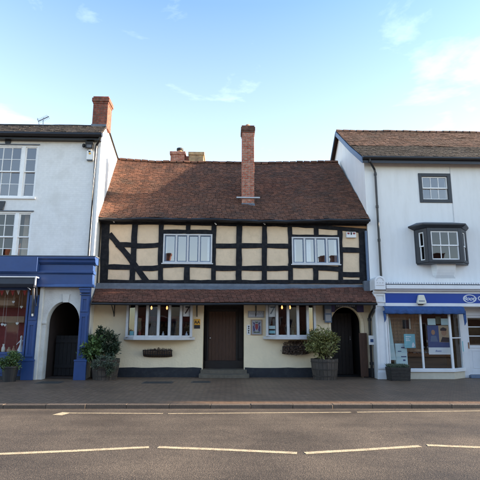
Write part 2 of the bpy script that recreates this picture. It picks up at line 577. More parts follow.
def put_each(name, mb, m, parent, **kw):
    """every loose piece of the builder becomes a mesh of its own"""
    par = list(range(len(mb.v)))

    def find(a):
        while par[a] != a:
            par[a] = par[par[a]]
            a = par[a]
        return a
    for f in mb.f:
        for k in f[1:]:
            par[find(k)] = find(f[0])
    groups = {}
    for f in mb.f:
        groups.setdefault(find(f[0]), []).append(f)
    for fs in groups.values():
        ids = sorted({i for f in fs for i in f})
        mp_ = {v: k for k, v in enumerate(ids)}
        q = MB()
        q.add([mb.v[i] for i in ids], [tuple(mp_[i] for i in f) for f in fs])
        put(name, q, m, parent, **kw)


def tag(o, label=None, cat=None, group=None, kind=None):
    if label: o['label'] = label
    if cat: o['category'] = cat
    if group: o['group'] = group
    if kind: o['kind'] = kind
    return o


def thing(name, label, cat, loc=(0, 0, 0), group=None):
    o = bpy.data.objects.new(name, None)
    o.empty_display_size = 0.2
    o.location = loc
    COL.objects.link(o)
    return tag(o, label, cat, group)


def copy_tree(o, parent=None):
    c = o.copy()
    COL.objects.link(c)
    if parent is not None:
        c.parent = parent
    for ch in [k for k in COL.objects if k.parent == o]:
        copy_tree(ch, c)
    return c


_fc = 0


def text_mb(s, size, X, Y, Z, depth=0.006, align='CENTER', shear=0.0, bold=0.0):
    """lettering as mesh, standing in the XZ plane and facing -Y; (X, Z) is the centre of the word"""
    cu = bpy.data.curves.new('lettering', 'FONT')
    cu.body = s
    cu.size = size
    cu.extrude = depth / 2
    cu.align_x = align
    cu.align_y = 'CENTER'
    cu.shear = shear
    cu.offset = bold
    ob = bpy.data.objects.new('lettering_tmp', cu)
    COL.objects.link(ob)
    bpy.context.view_layer.update()
    dg = bpy.context.evaluated_depsgraph_get()
    me = bpy.data.meshes.new_from_object(ob.evaluated_get(dg))
    mb = MB()
    mb.add([(X + v.co.x, Y - v.co.z, Z + v.co.y) for v in me.vertices], [tuple(p.vertices) for p in me.polygons])
    bpy.data.objects.remove(ob)
    bpy.data.meshes.remove(me)
    bpy.data.curves.remove(cu)
    return mb


# ------------------------------------------------------------------ builders for walls, roofs, windows
def wall_holes(mb, x0, x1, z0, z1, holes, y0, y1):
    xs = sorted(set([x0, x1] + [h[k] for h in holes for k in (0, 1) if x0 < h[k] < x1]))
    zs = sorted(set([z0, z1] + [h[k] for h in holes for k in (2, 3) if z0 < h[k] < z1]))

    def solid(i, j):
        if i < 0 or j < 0 or i >= len(xs) - 1 or j >= len(zs) - 1:
            return False
        cx, cz = (xs[i] + xs[i + 1]) / 2, (zs[j] + zs[j + 1]) / 2
        return not any(h[0] < cx < h[1] and h[2] < cz < h[3] for h in holes)
    for i in range(len(xs) - 1):
        for j in range(len(zs) - 1):
            if not solid(i, j):
                continue
            a, b, c, d = xs[i], xs[i + 1], zs[j], zs[j + 1]
            mb.quad((a, y0, c), (b, y0, c), (b, y0, d), (a, y0, d))
            mb.quad((b, y1, c), (a, y1, c), (a, y1, d), (b, y1, d))
            if not solid(i - 1, j): mb.quad((a, y1, c), (a, y0, c), (a, y0, d), (a, y1, d))
            if not solid(i + 1, j): mb.quad((b, y0, c), (b, y1, c), (b, y1, d), (b, y0, d))
            if not solid(i, j - 1): mb.quad((a, y1, c), (b, y1, c), (b, y0, c), (a, y0, c))
            if not solid(i, j + 1): mb.quad((a, y0, d), (b, y0, d), (b, y1, d), (a, y1, d))
    return mb


def arch_pts(ax0, ax1, spring, top, n=20):
    cx, rx = (ax0 + ax1) / 2, (ax1 - ax0) / 2
    return [(cx - rx * math.cos(math.pi * k / n), spring + (top - spring) * math.sin(math.pi * k / n)) for k in range(n + 1)]


def arch_wall(mb, x0, x1, z0, z1, ax0, ax1, spring, top, y0, y1):
    """wall panel x0..x1, z0..z1 with an arched opening standing on z0"""
    mb.box(x0, ax0, y0, y1, z0, spring)
    mb.box(ax1, x1, y0, y1, z0, spring)
    pts = arch_pts(ax0, ax1, spring, top)
    out = [(x0, spring)] + [(x0 + (x1 - x0) * (p[0] - ax0) / (ax1 - ax0), z1) for p in pts] + [(x1, spring)]
    mb.prism([(x0, spring), (ax0, spring), (x0, z1)], y0, y1)
    mb.prism([(ax1, spring), (x1, spring), (x1, z1)], y0, y1)
    for k in range(len(pts) - 1):
        a, b = pts[k], pts[k + 1]
        ta = x0 + (x1 - x0) * (a[0] - ax0) / (ax1 - ax0)
        tb = x0 + (x1 - x0) * (b[0] - ax0) / (ax1 - ax0)
        mb.prism([a, b, (tb, z1), (ta, z1)], y0, y1)
    return mb


def slope_fn(e0, e1, r0, r1, sag=0.0, wob=0.0, seed=0.0):
    e0, e1, r0, r1 = map(Vector, (e0, e1, r0, r1))
    N = (e1 - e0).cross(r0 - e0).normalized()

    def f(s, t, lift=0.0):
        p = e0.lerp(e1, s).lerp(r0.lerp(r1, s), t)
        d = -sag * math.sin(math.pi * s) * (0.3 + 0.7 * math.sin(math.pi * min(t, 1) * 0.5))
        d += wob * noise.noise(Vector((p.x * 0.55 + seed, t * 2.2, seed)))
        d += wob * 0.4 * noise.noise(Vector((p.x * 2.0 + seed, t * 7, seed + 5)))
        return p + N * (d + lift)
    return f, (e1 - e0).length, (r0 - e0).length


def tiles(f, wid, hgt, course=0.105, tw=0.17, th=0.016, seed=1, lift=0.012, t0=0.0, t1=1.0):
    rnd = random.Random(seed)
    mb = MB()
    n = max(1, round(hgt / course))
    for i in range(n):
        ta = i / n
        if ta < t0 - 1e-6 or ta >= t1 - 1e-6:
            continue
        tb = min(1.0, (i + 1.35) / n)
        s = -rnd.random() * tw / wid if i % 2 else -(0.5 + 0.2 * rnd.random()) * tw / wid
        while s < 1:
            w = tw * (1 + rnd.uniform(-0.06, 0.06)) / wid
            a, b = max(s, 0), min(s + w, 1)
            s += w
            if b - a < 0.15 * tw / wid:
                continue
            g = 0.006 / wid
            j = rnd.uniform(-0.10, 0.10) / n * (3.0 if rnd.random() < 0.04 else 1)
            if rnd.random() < 0.012:
                j -= rnd.uniform(0.15, 0.4) / n
            u = rnd.uniform(0, lift)
            k = rnd.uniform(-0.004, 0.004)
            A = f(a + g, ta + j, 0.022 + u + k)
            B = f(b - g, ta + j, 0.022 + u - k)
            C = f(b - g, tb, 0.010)
            D = f(a + g, tb, 0.010)
            A2 = f(a + g, ta + j, 0.022 + u + k - th)
            B2 = f(b - g, ta + j, 0.022 + u - k - th)
            C2 = f(b - g, tb, -0.004)
            D2 = f(a + g, tb, -0.004)
            mb.add([A, B, C, D, A2, B2, C2, D2], [(0, 1, 2, 3), (4, 5, 1, 0), (5, 6, 2, 1), (7, 4, 0, 3)])
    return mb


def sheet(f, lift, ns=24, nt=8):
    mb = MB()
    vs = [f(i / ns, j / nt, lift) for j in range(nt + 1) for i in range(ns + 1)]
    fs = [(j * (ns + 1) + i, j * (ns + 1) + i + 1, (j + 1) * (ns + 1) + i + 1, (j + 1) * (ns + 1) + i) for j in range(nt) for i in range(ns)]
    return mb.add(vs, fs)


def ridge(f, wid, r=0.11, step=0.32, seed=3):
    rnd = random.Random(seed)
    mb = MB()
    n = int(wid / step)
    for i in range(n):
        a, b = f(i / n + 0.002, 1.0), f((i + 1) / n - 0.002, 1.0)
        lift = rnd.uniform(-0.008, 0.012)
        ring = []
        for p, rr in ((a, r * 1.03), (b, r * 0.97)):
            for k in range(9):
                an = math.pi * (k / 8) * 1.1 - 0.05 * math.pi
                ring.append((p.x, p.y + rr * 1.15 * math.cos(an), p.z - 0.03 + lift + rr * math.sin(an)))
        mb.add(ring, [(k, k + 1, k + 10, k + 9) for k in range(8)] + [tuple(range(9)), tuple(range(17, 8, -1))])
    return mb


def ring_frame(mb, x0, x1, z0, z1, w, y0, y1, wb=None):
    wb = w if wb is None else wb
    mb.box(x0, x0 + w, y0, y1, z0, z1)
    mb.box(x1 - w, x1, y0, y1, z0, z1)
    mb.box(x0 + w, x1 - w, y0, y1, z1 - w, z1)
    mb.box(x0 + w, x1 - w, y0, y1, z0, z0 + wb)


def sash(fr, bars, gl, x0, x1, z0, z1, cols, rows, Y, st=0.05, bar=0.022):
    """double-hung sash: two stacked sashes, the upper one nearer the street"""
    zm = (z0 + z1) / 2
    for (a, b, y) in ((zm - 0.02, z1, Y), (z0, zm + 0.02, Y + 0.045)):
        ring_frame(fr, x0, x1, a, b, st * 0.9, y, y + 0.04, wb=st)
        ix0, ix1, iz0, iz1 = x0 + st * 0.9, x1 - st * 0.9, a + st, b - st * 0.9
        for c in range(1, cols):
            cx = ix0 + (ix1 - ix0) * c / cols
            bars.box(cx - bar / 2, cx + bar / 2, y + 0.004, y + 0.034, iz0, iz1)
        for r in range(1, rows // 2):
            cz = iz0 + (iz1 - iz0) * r / (rows // 2)
            bars.box(ix0, ix1, y + 0.007, y + 0.031, cz - bar / 2, cz + bar / 2)
        for c in range(cols):
            for r in range(rows // 2):
                gx0, gx1 = ix0 + (ix1 - ix0) * c / cols, ix0 + (ix1 - ix0) * (c + 1) / cols
                gz0, gz1 = iz0 + (iz1 - iz0) * r / (rows // 2), iz0 + (iz1 - iz0) * (r + 1) / (rows // 2)
                t1, t2 = random.uniform(-0.006, 0.006), random.uniform(-0.006, 0.006)
                yy = y + 0.02
                gl.quad((gx0, yy - t1, gz0), (gx1, yy + t1, gz0), (gx1, yy + t1 + t2, gz1), (gx0, yy - t1 + t2, gz1))


def room(parent, x0, x1, y0, y1, z0, z1, m, name='room'):
    mb = MB()
    mb.quad((x0, y1, z0), (x1, y1, z0), (x1, y1, z1), (x0, y1, z1))
    mb.quad((x0, y0, z0), (x0, y1, z0), (x0, y1, z1), (x0, y0, z1))
    mb.quad((x1, y1, z0), (x1, y0, z0), (x1, y0, z1), (x1, y1, z1))
    mb.quad((x0, y0, z0), (x1, y0, z0), (x1, y1, z0), (x0, y1, z0))
    mb.quad((x0, y1, z1), (x1, y1, z1), (x1, y0, z1), (x0, y0, z1))
    return put(name, mb, m, parent)


def leaves(mb, c, rad, n, size, rnd, droop=0.0, clumps=14, spread=0.33, lim=1.12):
    """leaf clumps filling an ellipsoid; each leaf a folded pointed blade"""
    cs = []
    for _ in range(clumps):
        while True:
            p = Vector((rnd.uniform(-1, 1), rnd.uniform(-1, 1), rnd.uniform(-1, 1)))
            if 0.25 < p.length < 1: break
        cs.append(p)
    for _ in range(n):
        q = rnd.choice(cs) + Vector((rnd.gauss(0, spread), rnd.gauss(0, spread), rnd.gauss(0, spread)))
        if q.length > lim:
            q *= rnd.uniform(0.8, 1.0) * lim / q.length
        p = Vector((c[0] + q.x * rad[0], c[1] + q.y * rad[1], c[2] + q.z * rad[2]))
        d = Vector((rnd.gauss(0, 1), rnd.gauss(0, 1), rnd.gauss(0.3 - droop, 0.8))) + q * 0.9
        d.normalize()
        sd_ = d.cross(Vector((rnd.gauss(0, 1), rnd.gauss(0, 1), rnd.gauss(0, 1)))).normalized()
        up = sd_.cross(d)
        Ls = size * rnd.uniform(0.6, 1.3)
        ww = Ls * rnd.uniform(0.18, 0.27)
        tip = p + d * Ls
        mid = p + d * Ls * 0.45
        mb.add([p, mid + sd_ * ww + up * ww * 0.35, tip, mid - sd_ * ww + up * ww * 0.35], [(0, 1, 2), (0, 2, 3)])
    return [Vector((c[0] + p.x * rad[0], c[1] + p.y * rad[1], c[2] + p.z * rad[2])) for p in cs]

# ================================================================== SETTING
KY = G(240, 404.8, 0).y                   # street edge of the kerb
ROADZ = -0.082


def asphalt_mat():
    m = bpy.data.materials.new('wet_worn_asphalt')
    m.use_nodes = True
    n = m.node_tree.nodes
    l = m.node_tree.links.new
    b = n['Principled BSDF']
    t = n.new('ShaderNodeTexCoord')
    v = n.new('ShaderNodeTexVoronoi')
    v.inputs['Scale'].default_value = 85
    l(t.outputs['Object'], v.inputs['Vector'])
    big = n.new('ShaderNodeTexNoise')
    big.inputs['Scale'].default_value = 0.55
    big.inputs['Detail'].default_value = 9
    big.inputs['Roughness'].default_value = 0.65
    l(t.outputs['Object'], big.inputs['Vector'])
    sp = n.new('ShaderNodeValToRGB')
    sp.color_ramp.elements[0].color = (0.054, 0.041, 0.030, 1)
    sp.color_ramp.elements[1].color = (0.142, 0.110, 0.082, 1)
    sepc = n.new('ShaderNodeSeparateColor')
    l(v.outputs['Color'], sepc.inputs[0])
    pw = n.new('ShaderNodeMath')
    pw.operation = 'POWER'
    pw.inputs[1].default_value = 2.2
    l(sepc.outputs[0], pw.inputs[0])
    l(pw.outputs[0], sp.inputs['Fac'])
    mr = n.new('ShaderNodeMapRange')
    mr.inputs['From Min'].default_value = 0.3
    mr.inputs['From Max'].default_value = 0.7
    mr.inputs['To Min'].default_value = 0.72
    mr.inputs['To Max'].default_value = 1.3
    l(big.outputs['Fac'], mr.inputs['Value'])
    mu = n.new('ShaderNodeVectorMath')
    mu.operation = 'SCALE'
    l(sp.outputs['Color'], mu.inputs[0])
    l(mr.outputs['Result'], mu.inputs['Scale'])
    # tyre-polished lanes along the street and a few sealed cracks
    mpl = n.new('ShaderNodeMapping')
    mpl.inputs['Scale'].default_value = (0.06, 1.1, 1)
    l(t.outputs['Object'], mpl.inputs['Vector'])
    ln = n.new('ShaderNodeTexNoise')
    ln.inputs['Scale'].default_value = 1.0
    ln.inputs['Detail'].default_value = 4
    l(mpl.outputs[0], ln.inputs['Vector'])
    lr = n.new('ShaderNodeMapRange')
    lr.inputs['From Min'].default_value = 0.35
    lr.inputs['From Max'].default_value = 0.65
    lr.inputs['To Min'].default_value = 0.78
    lr.inputs['To Max'].default_value = 1.15
    l(ln.outputs['Fac'], lr.inputs['Value'])
    m2 = n.new('ShaderNodeVectorMath')
    m2.operation = 'SCALE'
    l(mu.outputs[0], m2.inputs[0])
    l(lr.outputs['Result'], m2.inputs['Scale'])
    wv = n.new('ShaderNodeTexNoise')
    wv.inputs['Scale'].default_value = 1.3
    wv.inputs['Detail'].default_value = 6
    l(t.outputs['Object'], wv.inputs['Vector'])
    wa = n.new('ShaderNodeVectorMath')
    wa.operation = 'MULTIPLY_ADD'
    wa.inputs[1].default_value = (0.8, 0.8, 0)
    l(wv.outputs['Color'], wa.inputs[0])
    l(t.outputs['Object'], wa.inputs[2])
    ce = n.new('ShaderNodeTexVoronoi')
    ce.feature = 'DISTANCE_TO_EDGE'
    ce.inputs['Scale'].default_value = 0.22
    l(wa.outputs[0], ce.inputs['Vector'])
    cm = n.new('ShaderNodeMapRange')
    cm.inputs['From Max'].default_value = 0.004
    cm.inputs['To Min'].default_value = 0.7
    l(ce.outputs['Distance'], cm.inputs['Value'])
    m3 = n.new('ShaderNodeVectorMath')
    m3.operation = 'SCALE'
    l(m2.outputs[0], m3.inputs[0])
    l(cm.outputs['Result'], m3.inputs['Scale'])
    l(m3.outputs[0], b.inputs['Base Color'])
    ro = n.new('ShaderNodeMapRange')
    ro.inputs['From Min'].default_value = 0.35
    ro.inputs['From Max'].default_value = 0.65
    ro.inputs['To Min'].default_value = 0.5
    ro.inputs['To Max'].default_value = 0.78
    l(big.outputs['Fac'], ro.inputs['Value'])
    l(ro.outputs['Result'], b.inputs['Roughness'])
    bp = n.new('ShaderNodeBump')
    bp.inputs['Strength'].default_value = 0.6
    bp.inputs['Distance'].default_value = 0.005
    l(v.outputs['Distance'], bp.inputs['Height'])
    l(bp.outputs['Normal'], b.inputs['Normal'])
    return m


M['asphalt'] = asphalt_mat()
M['paver'] = brick_mat('dark_brick_paving', (0.155, 0.098, 0.062), (0.205, 0.132, 0.086), (0.070, 0.046, 0.031), bw=0.215, bh=0.108, ms=0.009,
                       horizontal=True, rot=R(45), rough=0.55, bump=0.6, var=0.22, dirt=(0.100, 0.068, 0.047), dirt_amt=0.6, spec=0.3, dirt_scale=0.8)
M['earth'] = mat('bare_ground', (0.10, 0.085, 0.06), 0.95, 0.3, 0.5)

mb = MB()
mb.quad((-900, -900, -0.16), (900, -900, -0.16), (900, 900, -0.16), (-900, 900, -0.16))
tag(put('ground', mb, M['earth']), kind='structure')
mb = MB()
mb.quad((-120, -15.2, ROADZ), (120, -15.2, ROADZ), (120, KY + 0.05, ROADZ), (-120, KY + 0.05, ROADZ))
tag(put('road', mb, M['asphalt']), kind='structure')
mb = MB()
mb.box(-120, 120, KY + 0.16, 0.6, -0.15, 0.0)
tag(put('pavement', mb, M['paver']), kind='structure')
mb = MB()
rk = random.Random(5)
x = -40.0
while x < 60:
    w = rk.uniform(0.86, 0.94)
    dz = rk.uniform(-0.004, 0.005)
    dy = rk.uniform(-0.004, 0.004)
    mb.box(x + 0.002, x + w - 0.002, KY + dy, KY + 0.157, -0.155, 0.004 + dz)
    x += w
tag(put('kerb', mb, M['kerb'], bevel=0.012), kind='structure')
mb = MB()
mb.box(-120, 120, -24, -15.2, -0.15, 0.0)
tag(put('far_pavement', mb, M['paver']), kind='structure')


def strip(mb, pts, wid, z):
    for (a, b) in zip(pts[:-1], pts[1:]):
        A, B = G(*a, ROADZ), G(*b, ROADZ)
        d = (B - A).normalized()
        nrm = Vector((-d.y, d.x, 0)) * wid / 2
        mb.quad((A.x - nrm.x, A.y - nrm.y, z), (B.x - nrm.x, B.y - nrm.y, z), (B.x + nrm.x, B.y + nrm.y, z), (A.x + nrm.x, A.y + nrm.y, z))


mb = MB()
for seg in ([(-60, 456.5), (0, 454.2), (75, 451), (149, 447.3)], [(158, 447.3), (228, 450), (297, 453.3)], [(305, 453.3), (362, 450), (420, 446.3)], [(427, 445.4), (482, 447.6), (540, 449.5)],
            [(70, 413.2), (163, 413.6)], [(168, 413.7), (351, 412.4)], [(357, 412.3), (520, 410.6)]):
    strip(mb, seg, 0.115 if seg[0][1] > 430 else 0.065, ROADZ + 0.004)
strip(mb, [(57, 415.2), (67, 412.6)], 0.22, ROADZ + 0.004)
tag(put('road_marking', mb, M['line']), kind='structure')

for (px, py, w, d) in ((158, 382.5, 0.95, 0.55), (201, 382, 0.62, 0.5), (50, 382.5, 0.75, 0.6)):
    c = G(px, py, 0)
    mb = MB()
    ring_w = 0.05
    mb.box(c.x - w / 2, c.x + w / 2, c.y - d / 2, c.y + d / 2, -0.02, 0.004)
    o = tag(put('inspection_cover', mb, M['iron_cover'], loc=(c.x, c.y, 0)), {158: 'long dark inspection cover set in the paving under the window with the wire trough', 201: 'dark inspection cover set in the paving in front of the door steps', 50: 'dark cover set in the paving in front of the arched passage'}[px], 'drain cover', 'covers set in the paving')
    g = MB()
    for k in range(7):
        yy = c.y - d / 2 + d * (k + 0.5) / 7
        g.box(c.x - w / 2 + ring_w, c.x + w / 2 - ring_w, yy - 0.012, yy + 0.012, 0.0, 0.009)
    put('cover_rib', g, M['iron_cover'], o)

# ================================================================== TIMBER-FRAMED PUB
pub = thing('timber_framed_pub', 'black and cream timber-framed pub with a tall slim chimney and a tiled canopy', 'pub', (0, 0, 0))
XL = PX(100, 250, 0)
XR = PX(367.5, 250, 0)
ZE = PZ(230, 219, -0.35)                 # eaves
ZC1 = PZ(230, 285.5, 0)                  # canopy meets wall
ZC0 = PZ(230, 302.2, -0.95)              # canopy lip
WT = 0.30
win1 = rect(163.5, 234.5, 212, 263, 0)
win2 = rect(292, 237.5, 339, 264, 0)
mb = MB()
wall_holes(mb, XL, XR, ZC1 - 0.15, ZE + 0.25, [win1, win2], 0.0, WT)
put('upper_wall', mb, M['infill'], pub)

# --- timber frame
tb = MB()
rt = random.Random(11)
_k = 0


def beam(ax, ay, bx, by, wa, wb=None, horizontal=None, bow=0.0):
    """one black timber from photo point a to b on the upper wall; w in photo pixels"""
    global _k
    wb = wa if wb is None else wb
    _k += 1
    yf = -0.030 - 0.0017 * (_k % 9)
    A, B = P(ax, ay, 0), P(bx, by, 0)
    A, B = Vector((A.x, A.z)), Vector((B.x, B.z))
    d = (B - A)
    Ln = d.length
    d.normalize()
    n = Vector((-d.y, d.x))
    sc = 0.0362
    m = max(2, int(Ln / 0.28))
    bow = bow or rt.uniform(-0.022, 0.022)
    pr = []
    for i in range(m + 1):
        t = i / m
        w = (wa + (wb - wa) * t) * sc / 2
        c = A + d * Ln * t + n * bow * math.sin(math.pi * t)
        j1, j2 = rt.uniform(-0.013, 0.013), rt.uniform(-0.013, 0.013)
        pr.append((c + n * (w + j1), c - n * (w + j2), yf - rt.uniform(0, 0.0012)))
    vs, fs = [], []
    for a, b, y in pr:
        vs += [(a.x, y, a.y), (b.x, y, b.y), (b.x, 0.02, b.y), (a.x, 0.02, a.y)]
    for i in range(m):
        o = i * 4
        for k in range(4):
            fs.append((o + k, o + (k + 1) % 4, o + 4 + (k + 1) % 4, o + 4 + k))
    fs += [(3, 2, 1, 0), (m * 4, m * 4 + 1, m * 4 + 2, m * 4 + 3)]
    tb.add(vs, fs)


# posts (top -> bottom)
beam(106, 222, 103.6, 283, 8.2)
beam(135.3, 222, 132.2, 283, 5.8)
beam(161.6, 222, 160.6, 283, 5.2)
beam(189, 222, 188.6, 234, 4.6)
beam(187.4, 263, 187, 283, 6)
beam(214, 223, 213.2, 283, 4.8)
beam(239.2, 222, 238.7, 283, 6)
beam(264.6, 223, 264.3, 283, 5)
beam(289.8, 224, 290.4, 283, 4.6)
beam(316.2, 226, 316.4, 238, 4.8)
beam(315.2, 264, 315.6, 283, 5.6)
beam(339.6, 227, 340.6, 283, 5)
beam(362.2, 231, 363, 283, 7.5)
# top plate, dipping towards the far end
beam(101, 221.2, 215, 222.6, 6.5)
beam(214, 222.8, 292, 224.5, 6.5, 5.5)
beam(290, 224.2, 368, 231.0, 5.5, 6.5, bow=0.03)
# rails
beam(116, 244.6, 137, 245.6, 4.8)
beam(136, 246, 163, 244.6, 5)
beam(104, 266.8, 134, 267.6, 5)
beam(133, 268.4, 162, 267.6, 5.4)
beam(162, 265.6, 214, 265.9, 4.6)
beam(215, 246, 292, 246.4, 4.8)
beam(215, 268.2, 292, 268.4, 5)
beam(288, 265.8, 318, 266, 4)
beam(316, 267.6, 340, 269.2, 5)
beam(340, 250, 362, 250.4, 5)
beam(341, 274.2, 362, 274.6, 5.4)
beam(161, 231.9, 214, 232.3, 4.2)
beam(290, 236, 340, 236.8, 3.4)
beam(101, 281.8, 366, 281.8, 4.0)
# long curved brace
beam(109.4, 234, 147.5, 283, 5.6, 6.2, bow=0.04)
put('timber_frame', tb, M['timber'], pub, bevel=0.006)
# bare board under the eaves where the roof lifts away from the plate
mb = MB()
a, b, c, d = P(288, 221.8, -0.02), P(366, 222.4, -0.02), P(366, 227.5, -0.02), P(288, 221.9, -0.02)
mb.prism([(d.x, d.z - 0.02), (c.x, c.z - 0.06), (b.x, b.z + 0.12), (a.x, a.z + 0.12)], -0.075, 0.0)
put('eaves_board', mb, M['soffit'], pub)

# --- upper casements
for (hx, n_, extra) in ((win1, 4, 0), (win2, 4, 1)):
    x0, x1, z0, z1 = hx
    fr, gl = MB(), MB()
    ring_frame(fr, x0 - 0.01, x1 + 0.01, z0 - 0.01, z1 + 0.01, 0.055, -0.055, 0.10)
    lw = (x1 - x0 - 0.10) / n_
    for i in range(n_):
        a, b = x0 + 0.05 + i * lw, x0 + 0.05 + (i + 1) * lw
        if i:
            fr.box(a - 0.035, a + 0.035, -0.048, 0.09, z0 + 0.045, z1 - 0.045)
        q0, q1 = a + (0.035 if i else 0), b - (0.035 if i < n_ - 1 else 0)
        t = random.uniform(-0.004, 0.004)
        gl.quad((q0, 0.0 + t, z0 + 0.04), (q1, 0.0 - t, z0 + 0.04), (q1, 0.004 - t, z1 - 0.04), (q0, 0.004 + t, z1 - 0.04))
    w = put('window', MB(), M['grey_paint'], pub)
    put('frame', fr, M['grey_paint'], w, bevel=0.006)
    put('glass', gl, M['glass_blue'], w)
    dk = MB()
    for i in range(n_):
        a, b = x0 + 0.05 + i * lw, x0 + 0.05 + (i + 1) * lw
        ring_frame(dk, a + (0.036 if i else 0.006), b - (0.036 if i < n_ - 1 else 0.006), z0 + 0.046, z1 - 0.046, 0.028, -0.02, 0.03)
    put('casement', dk, M['bluegrey'], w)
    sl = MB()
    sl.box(x0 - 0.05, x1 + 0.05, -0.085, 0.0, z0 - 0.055, z0 - 0.012)
    put('sill', sl, M['grey_paint'], w, bevel=0.006)
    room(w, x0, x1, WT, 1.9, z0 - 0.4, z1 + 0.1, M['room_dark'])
    # pale nets hanging in strips
    strips = ((0.01, 0.06, 'first'), (0.235, 0.29, 'second'), (0.47, 0.53, 'third'), (0.90, 0.98, 'last')) if not extra else ((0.02, 0.10, 'first'), (0.27, 0.42, 'second'), (0.70, 0.76, 'third'), (0.92, 0.98, 'last'))
    for (a, b, which) in strips:
        ct = MB()
        n = 14
        vs = []
        for i in range(n + 1):
            xx = x0 + (x1 - x0) * (a + (b - a) * i / n)
            yy = 0.17 + 0.018 * math.sin(i * 2.3)
            vs += [(xx, yy, z0), (xx, yy, z1)]
        ct.add(vs, [(2 * i, 2 * i + 2, 2 * i + 3, 2 * i + 1) for i in range(n)])
        tag(put('net_curtain', ct, M['net'], loc=(x0, 0.17, z0)), 'pale net curtain in the %s light of the upstairs casement %s' % (which, 'beside the alarm box' if extra else 'beside the long brace'), 'curtain', 'net curtains upstairs')

# --- roof
RY = 3.45
eL, eR = P(91.0, 217.3, -0.38), P(367.5, 219.6, -0.38)
rL, rR = P(117.0, 160.6, RY), P(338.0, 162.4, RY)
rL.x = PX(113.0, 160.6, RY)
eR.x = max(eR.x, XR + 0.03)
f, wd, hg = slope_fn(eL, eR, rL, rR, sag=0.08, wob=0.08, seed=1.3)
roof = put('roof', sheet(f, -0.03), M['roof_under'], pub)
put('roof_tile', tiles(f, wd, hg, 0.105, 0.17, seed=21), M['tile'], roof)['kind'] = 'stuff'
put('ridge_tile', ridge(f, wd), M['tile'], roof)['kind'] = 'stuff'
mb = MB()
mb.quad(tuple(rL), tuple(rR), (rR.x, 2 * RY + 0.3, eR.z), (rL.x, 2 * RY + 0.3, eL.z))
put('rear_slope', mb, M['brown_tile'], roof)
gt = MB()
gt.tube([Vector(f(s / 20, 0, -0.03)) + Vector((0, -0.03, -0.03)) for s in range(21)], 0.055, 10)
put('gutter', gt, M['black'], pub)
mb = MB()
mb.box(XL + 0.02, XL + 0.3, 0.3, 7.0, 0, ZE - 0.3)
mb.box(XR - 0.25, XR - 0.01, 0.3, 7.0, 0, ZE - 0.3)
mb.box(XL + 0.02, XR, 6.9, 7.1, 0, ZE)
for xe in (XL + 0.05, XR - 0.1):
    mb.add([(xe, 0.15, ZE - 0.2), (xe, 2 * RY, ZE - 0.2), (xe, RY, rL.z - 0.12)], [(0, 1, 2)])
put('rear_wall', mb, M['cream'], pub)
mb = MB()
mb.box(XL, XR, -0.36, -0.08, ZE - 0.10, ZE - 0.06)
mb.box(XL, XR, -0.079, -0.001, ZE - 0.16, ZE + 0.1)
put('soffit', mb, M['timber'], pub)
mb = MB()
for px, py in ((113.5, 222), (215, 224.3), (263.5, 224.3)):
    p = P(px, py, -0.1)
    mb.tube([(p.x, -0.06, p.z + 0.05), (p.x, -0.16, p.z + 0.03), (p.x + 0.05, -0.2, p.z - 0.03)], 0.022, 8)
put_each('eaves_hook', mb, M['white_paint'], pub)


# --- chimneys of the pub
def chimney_shaft(mb, x0, x1, y0, y1, z0, z1, cap=True, over=0.035):
    mb.box(x0, x1, y0, y1, z0, z1 - 0.30)
    if not cap:
        return
    h = [(0.018, 0.075), (over, 0.15), (0.014, 0.075)]
    z = z1 - 0.30
    for o_, hh in h:
        mb.box(x0 - o_, x1 + o_, y0 - o_, y1 + o_, z + 0.001, z + hh)
        z += hh


cy0 = 0.55                                   # front face of the slim stack, on the lower slope
cx0, cx1 = PX(242.0, 170, cy0), PX(254.2, 170, cy0)
cz1 = PZ(248, 125.5, cy0)
ch = put('chimney', MB(), M['brick_old'], pub)
mb = MB()
chimney_shaft(mb, cx0, cx1, cy0, cy0 + 0.62, ZE + 0.2, cz1, cap=False)
put('brick_stack', mb, M['brick_old'], ch, bevel=0.008)
mb = MB()
for (o_, za_, zb_) in ((0.02, 0.299, 0.22), (0.045, 0.219, 0.07), (0.015, 0.069, 0.0)):
    mb.box(cx0 - o_, cx1 + o_, cy0 - o_, cy0 + 0.62 + o_, cz1 - za_, cz1 - zb_)
put('brick_cap', mb, M['brick_dark'], ch, bevel=0.008)
mb = MB()
mb.lathe([(0.15, 0), (0.14, 0.10), (0.10, 0.14), (0.09, 0.18)], ((cx0 + cx1) / 2, cy0 + 0.3, cz1 - 0.02), 16)
put('pot', mb, M['terracotta'], ch, smooth=False)
mb = MB()
zb = PZ(248, 209.5, cy0 - 0.1)
zt = PZ(248, 203.2, cy0 - 0.02)
mb.hexa([(cx0 - 0.05, cy0 - 0.17, zb), (cx1 + 0.05, cy0 - 0.17, zb), (cx1 + 0.02, cy0, zb), (cx0 - 0.02, cy0, zb),
         (cx0 - 0.01, cy0 - 0.02, zt), (cx1 + 0.01, cy0 - 0.02, zt), (cx1 + 0.01, cy0, zt), (cx0 - 0.01, cy0, zt)])
put('flashing', mb, M['lead'], ch)
mb = MB()
zs = PZ(248, 197.8, cy0)
mb.box(cx0 - 0.22, cx1 + 0.22, cy0 - 0.055, cy0 - 0.002, zs - 0.03, zs + 0.03)
put('strap', mb, M['steel'], ch, bevel=0.005)

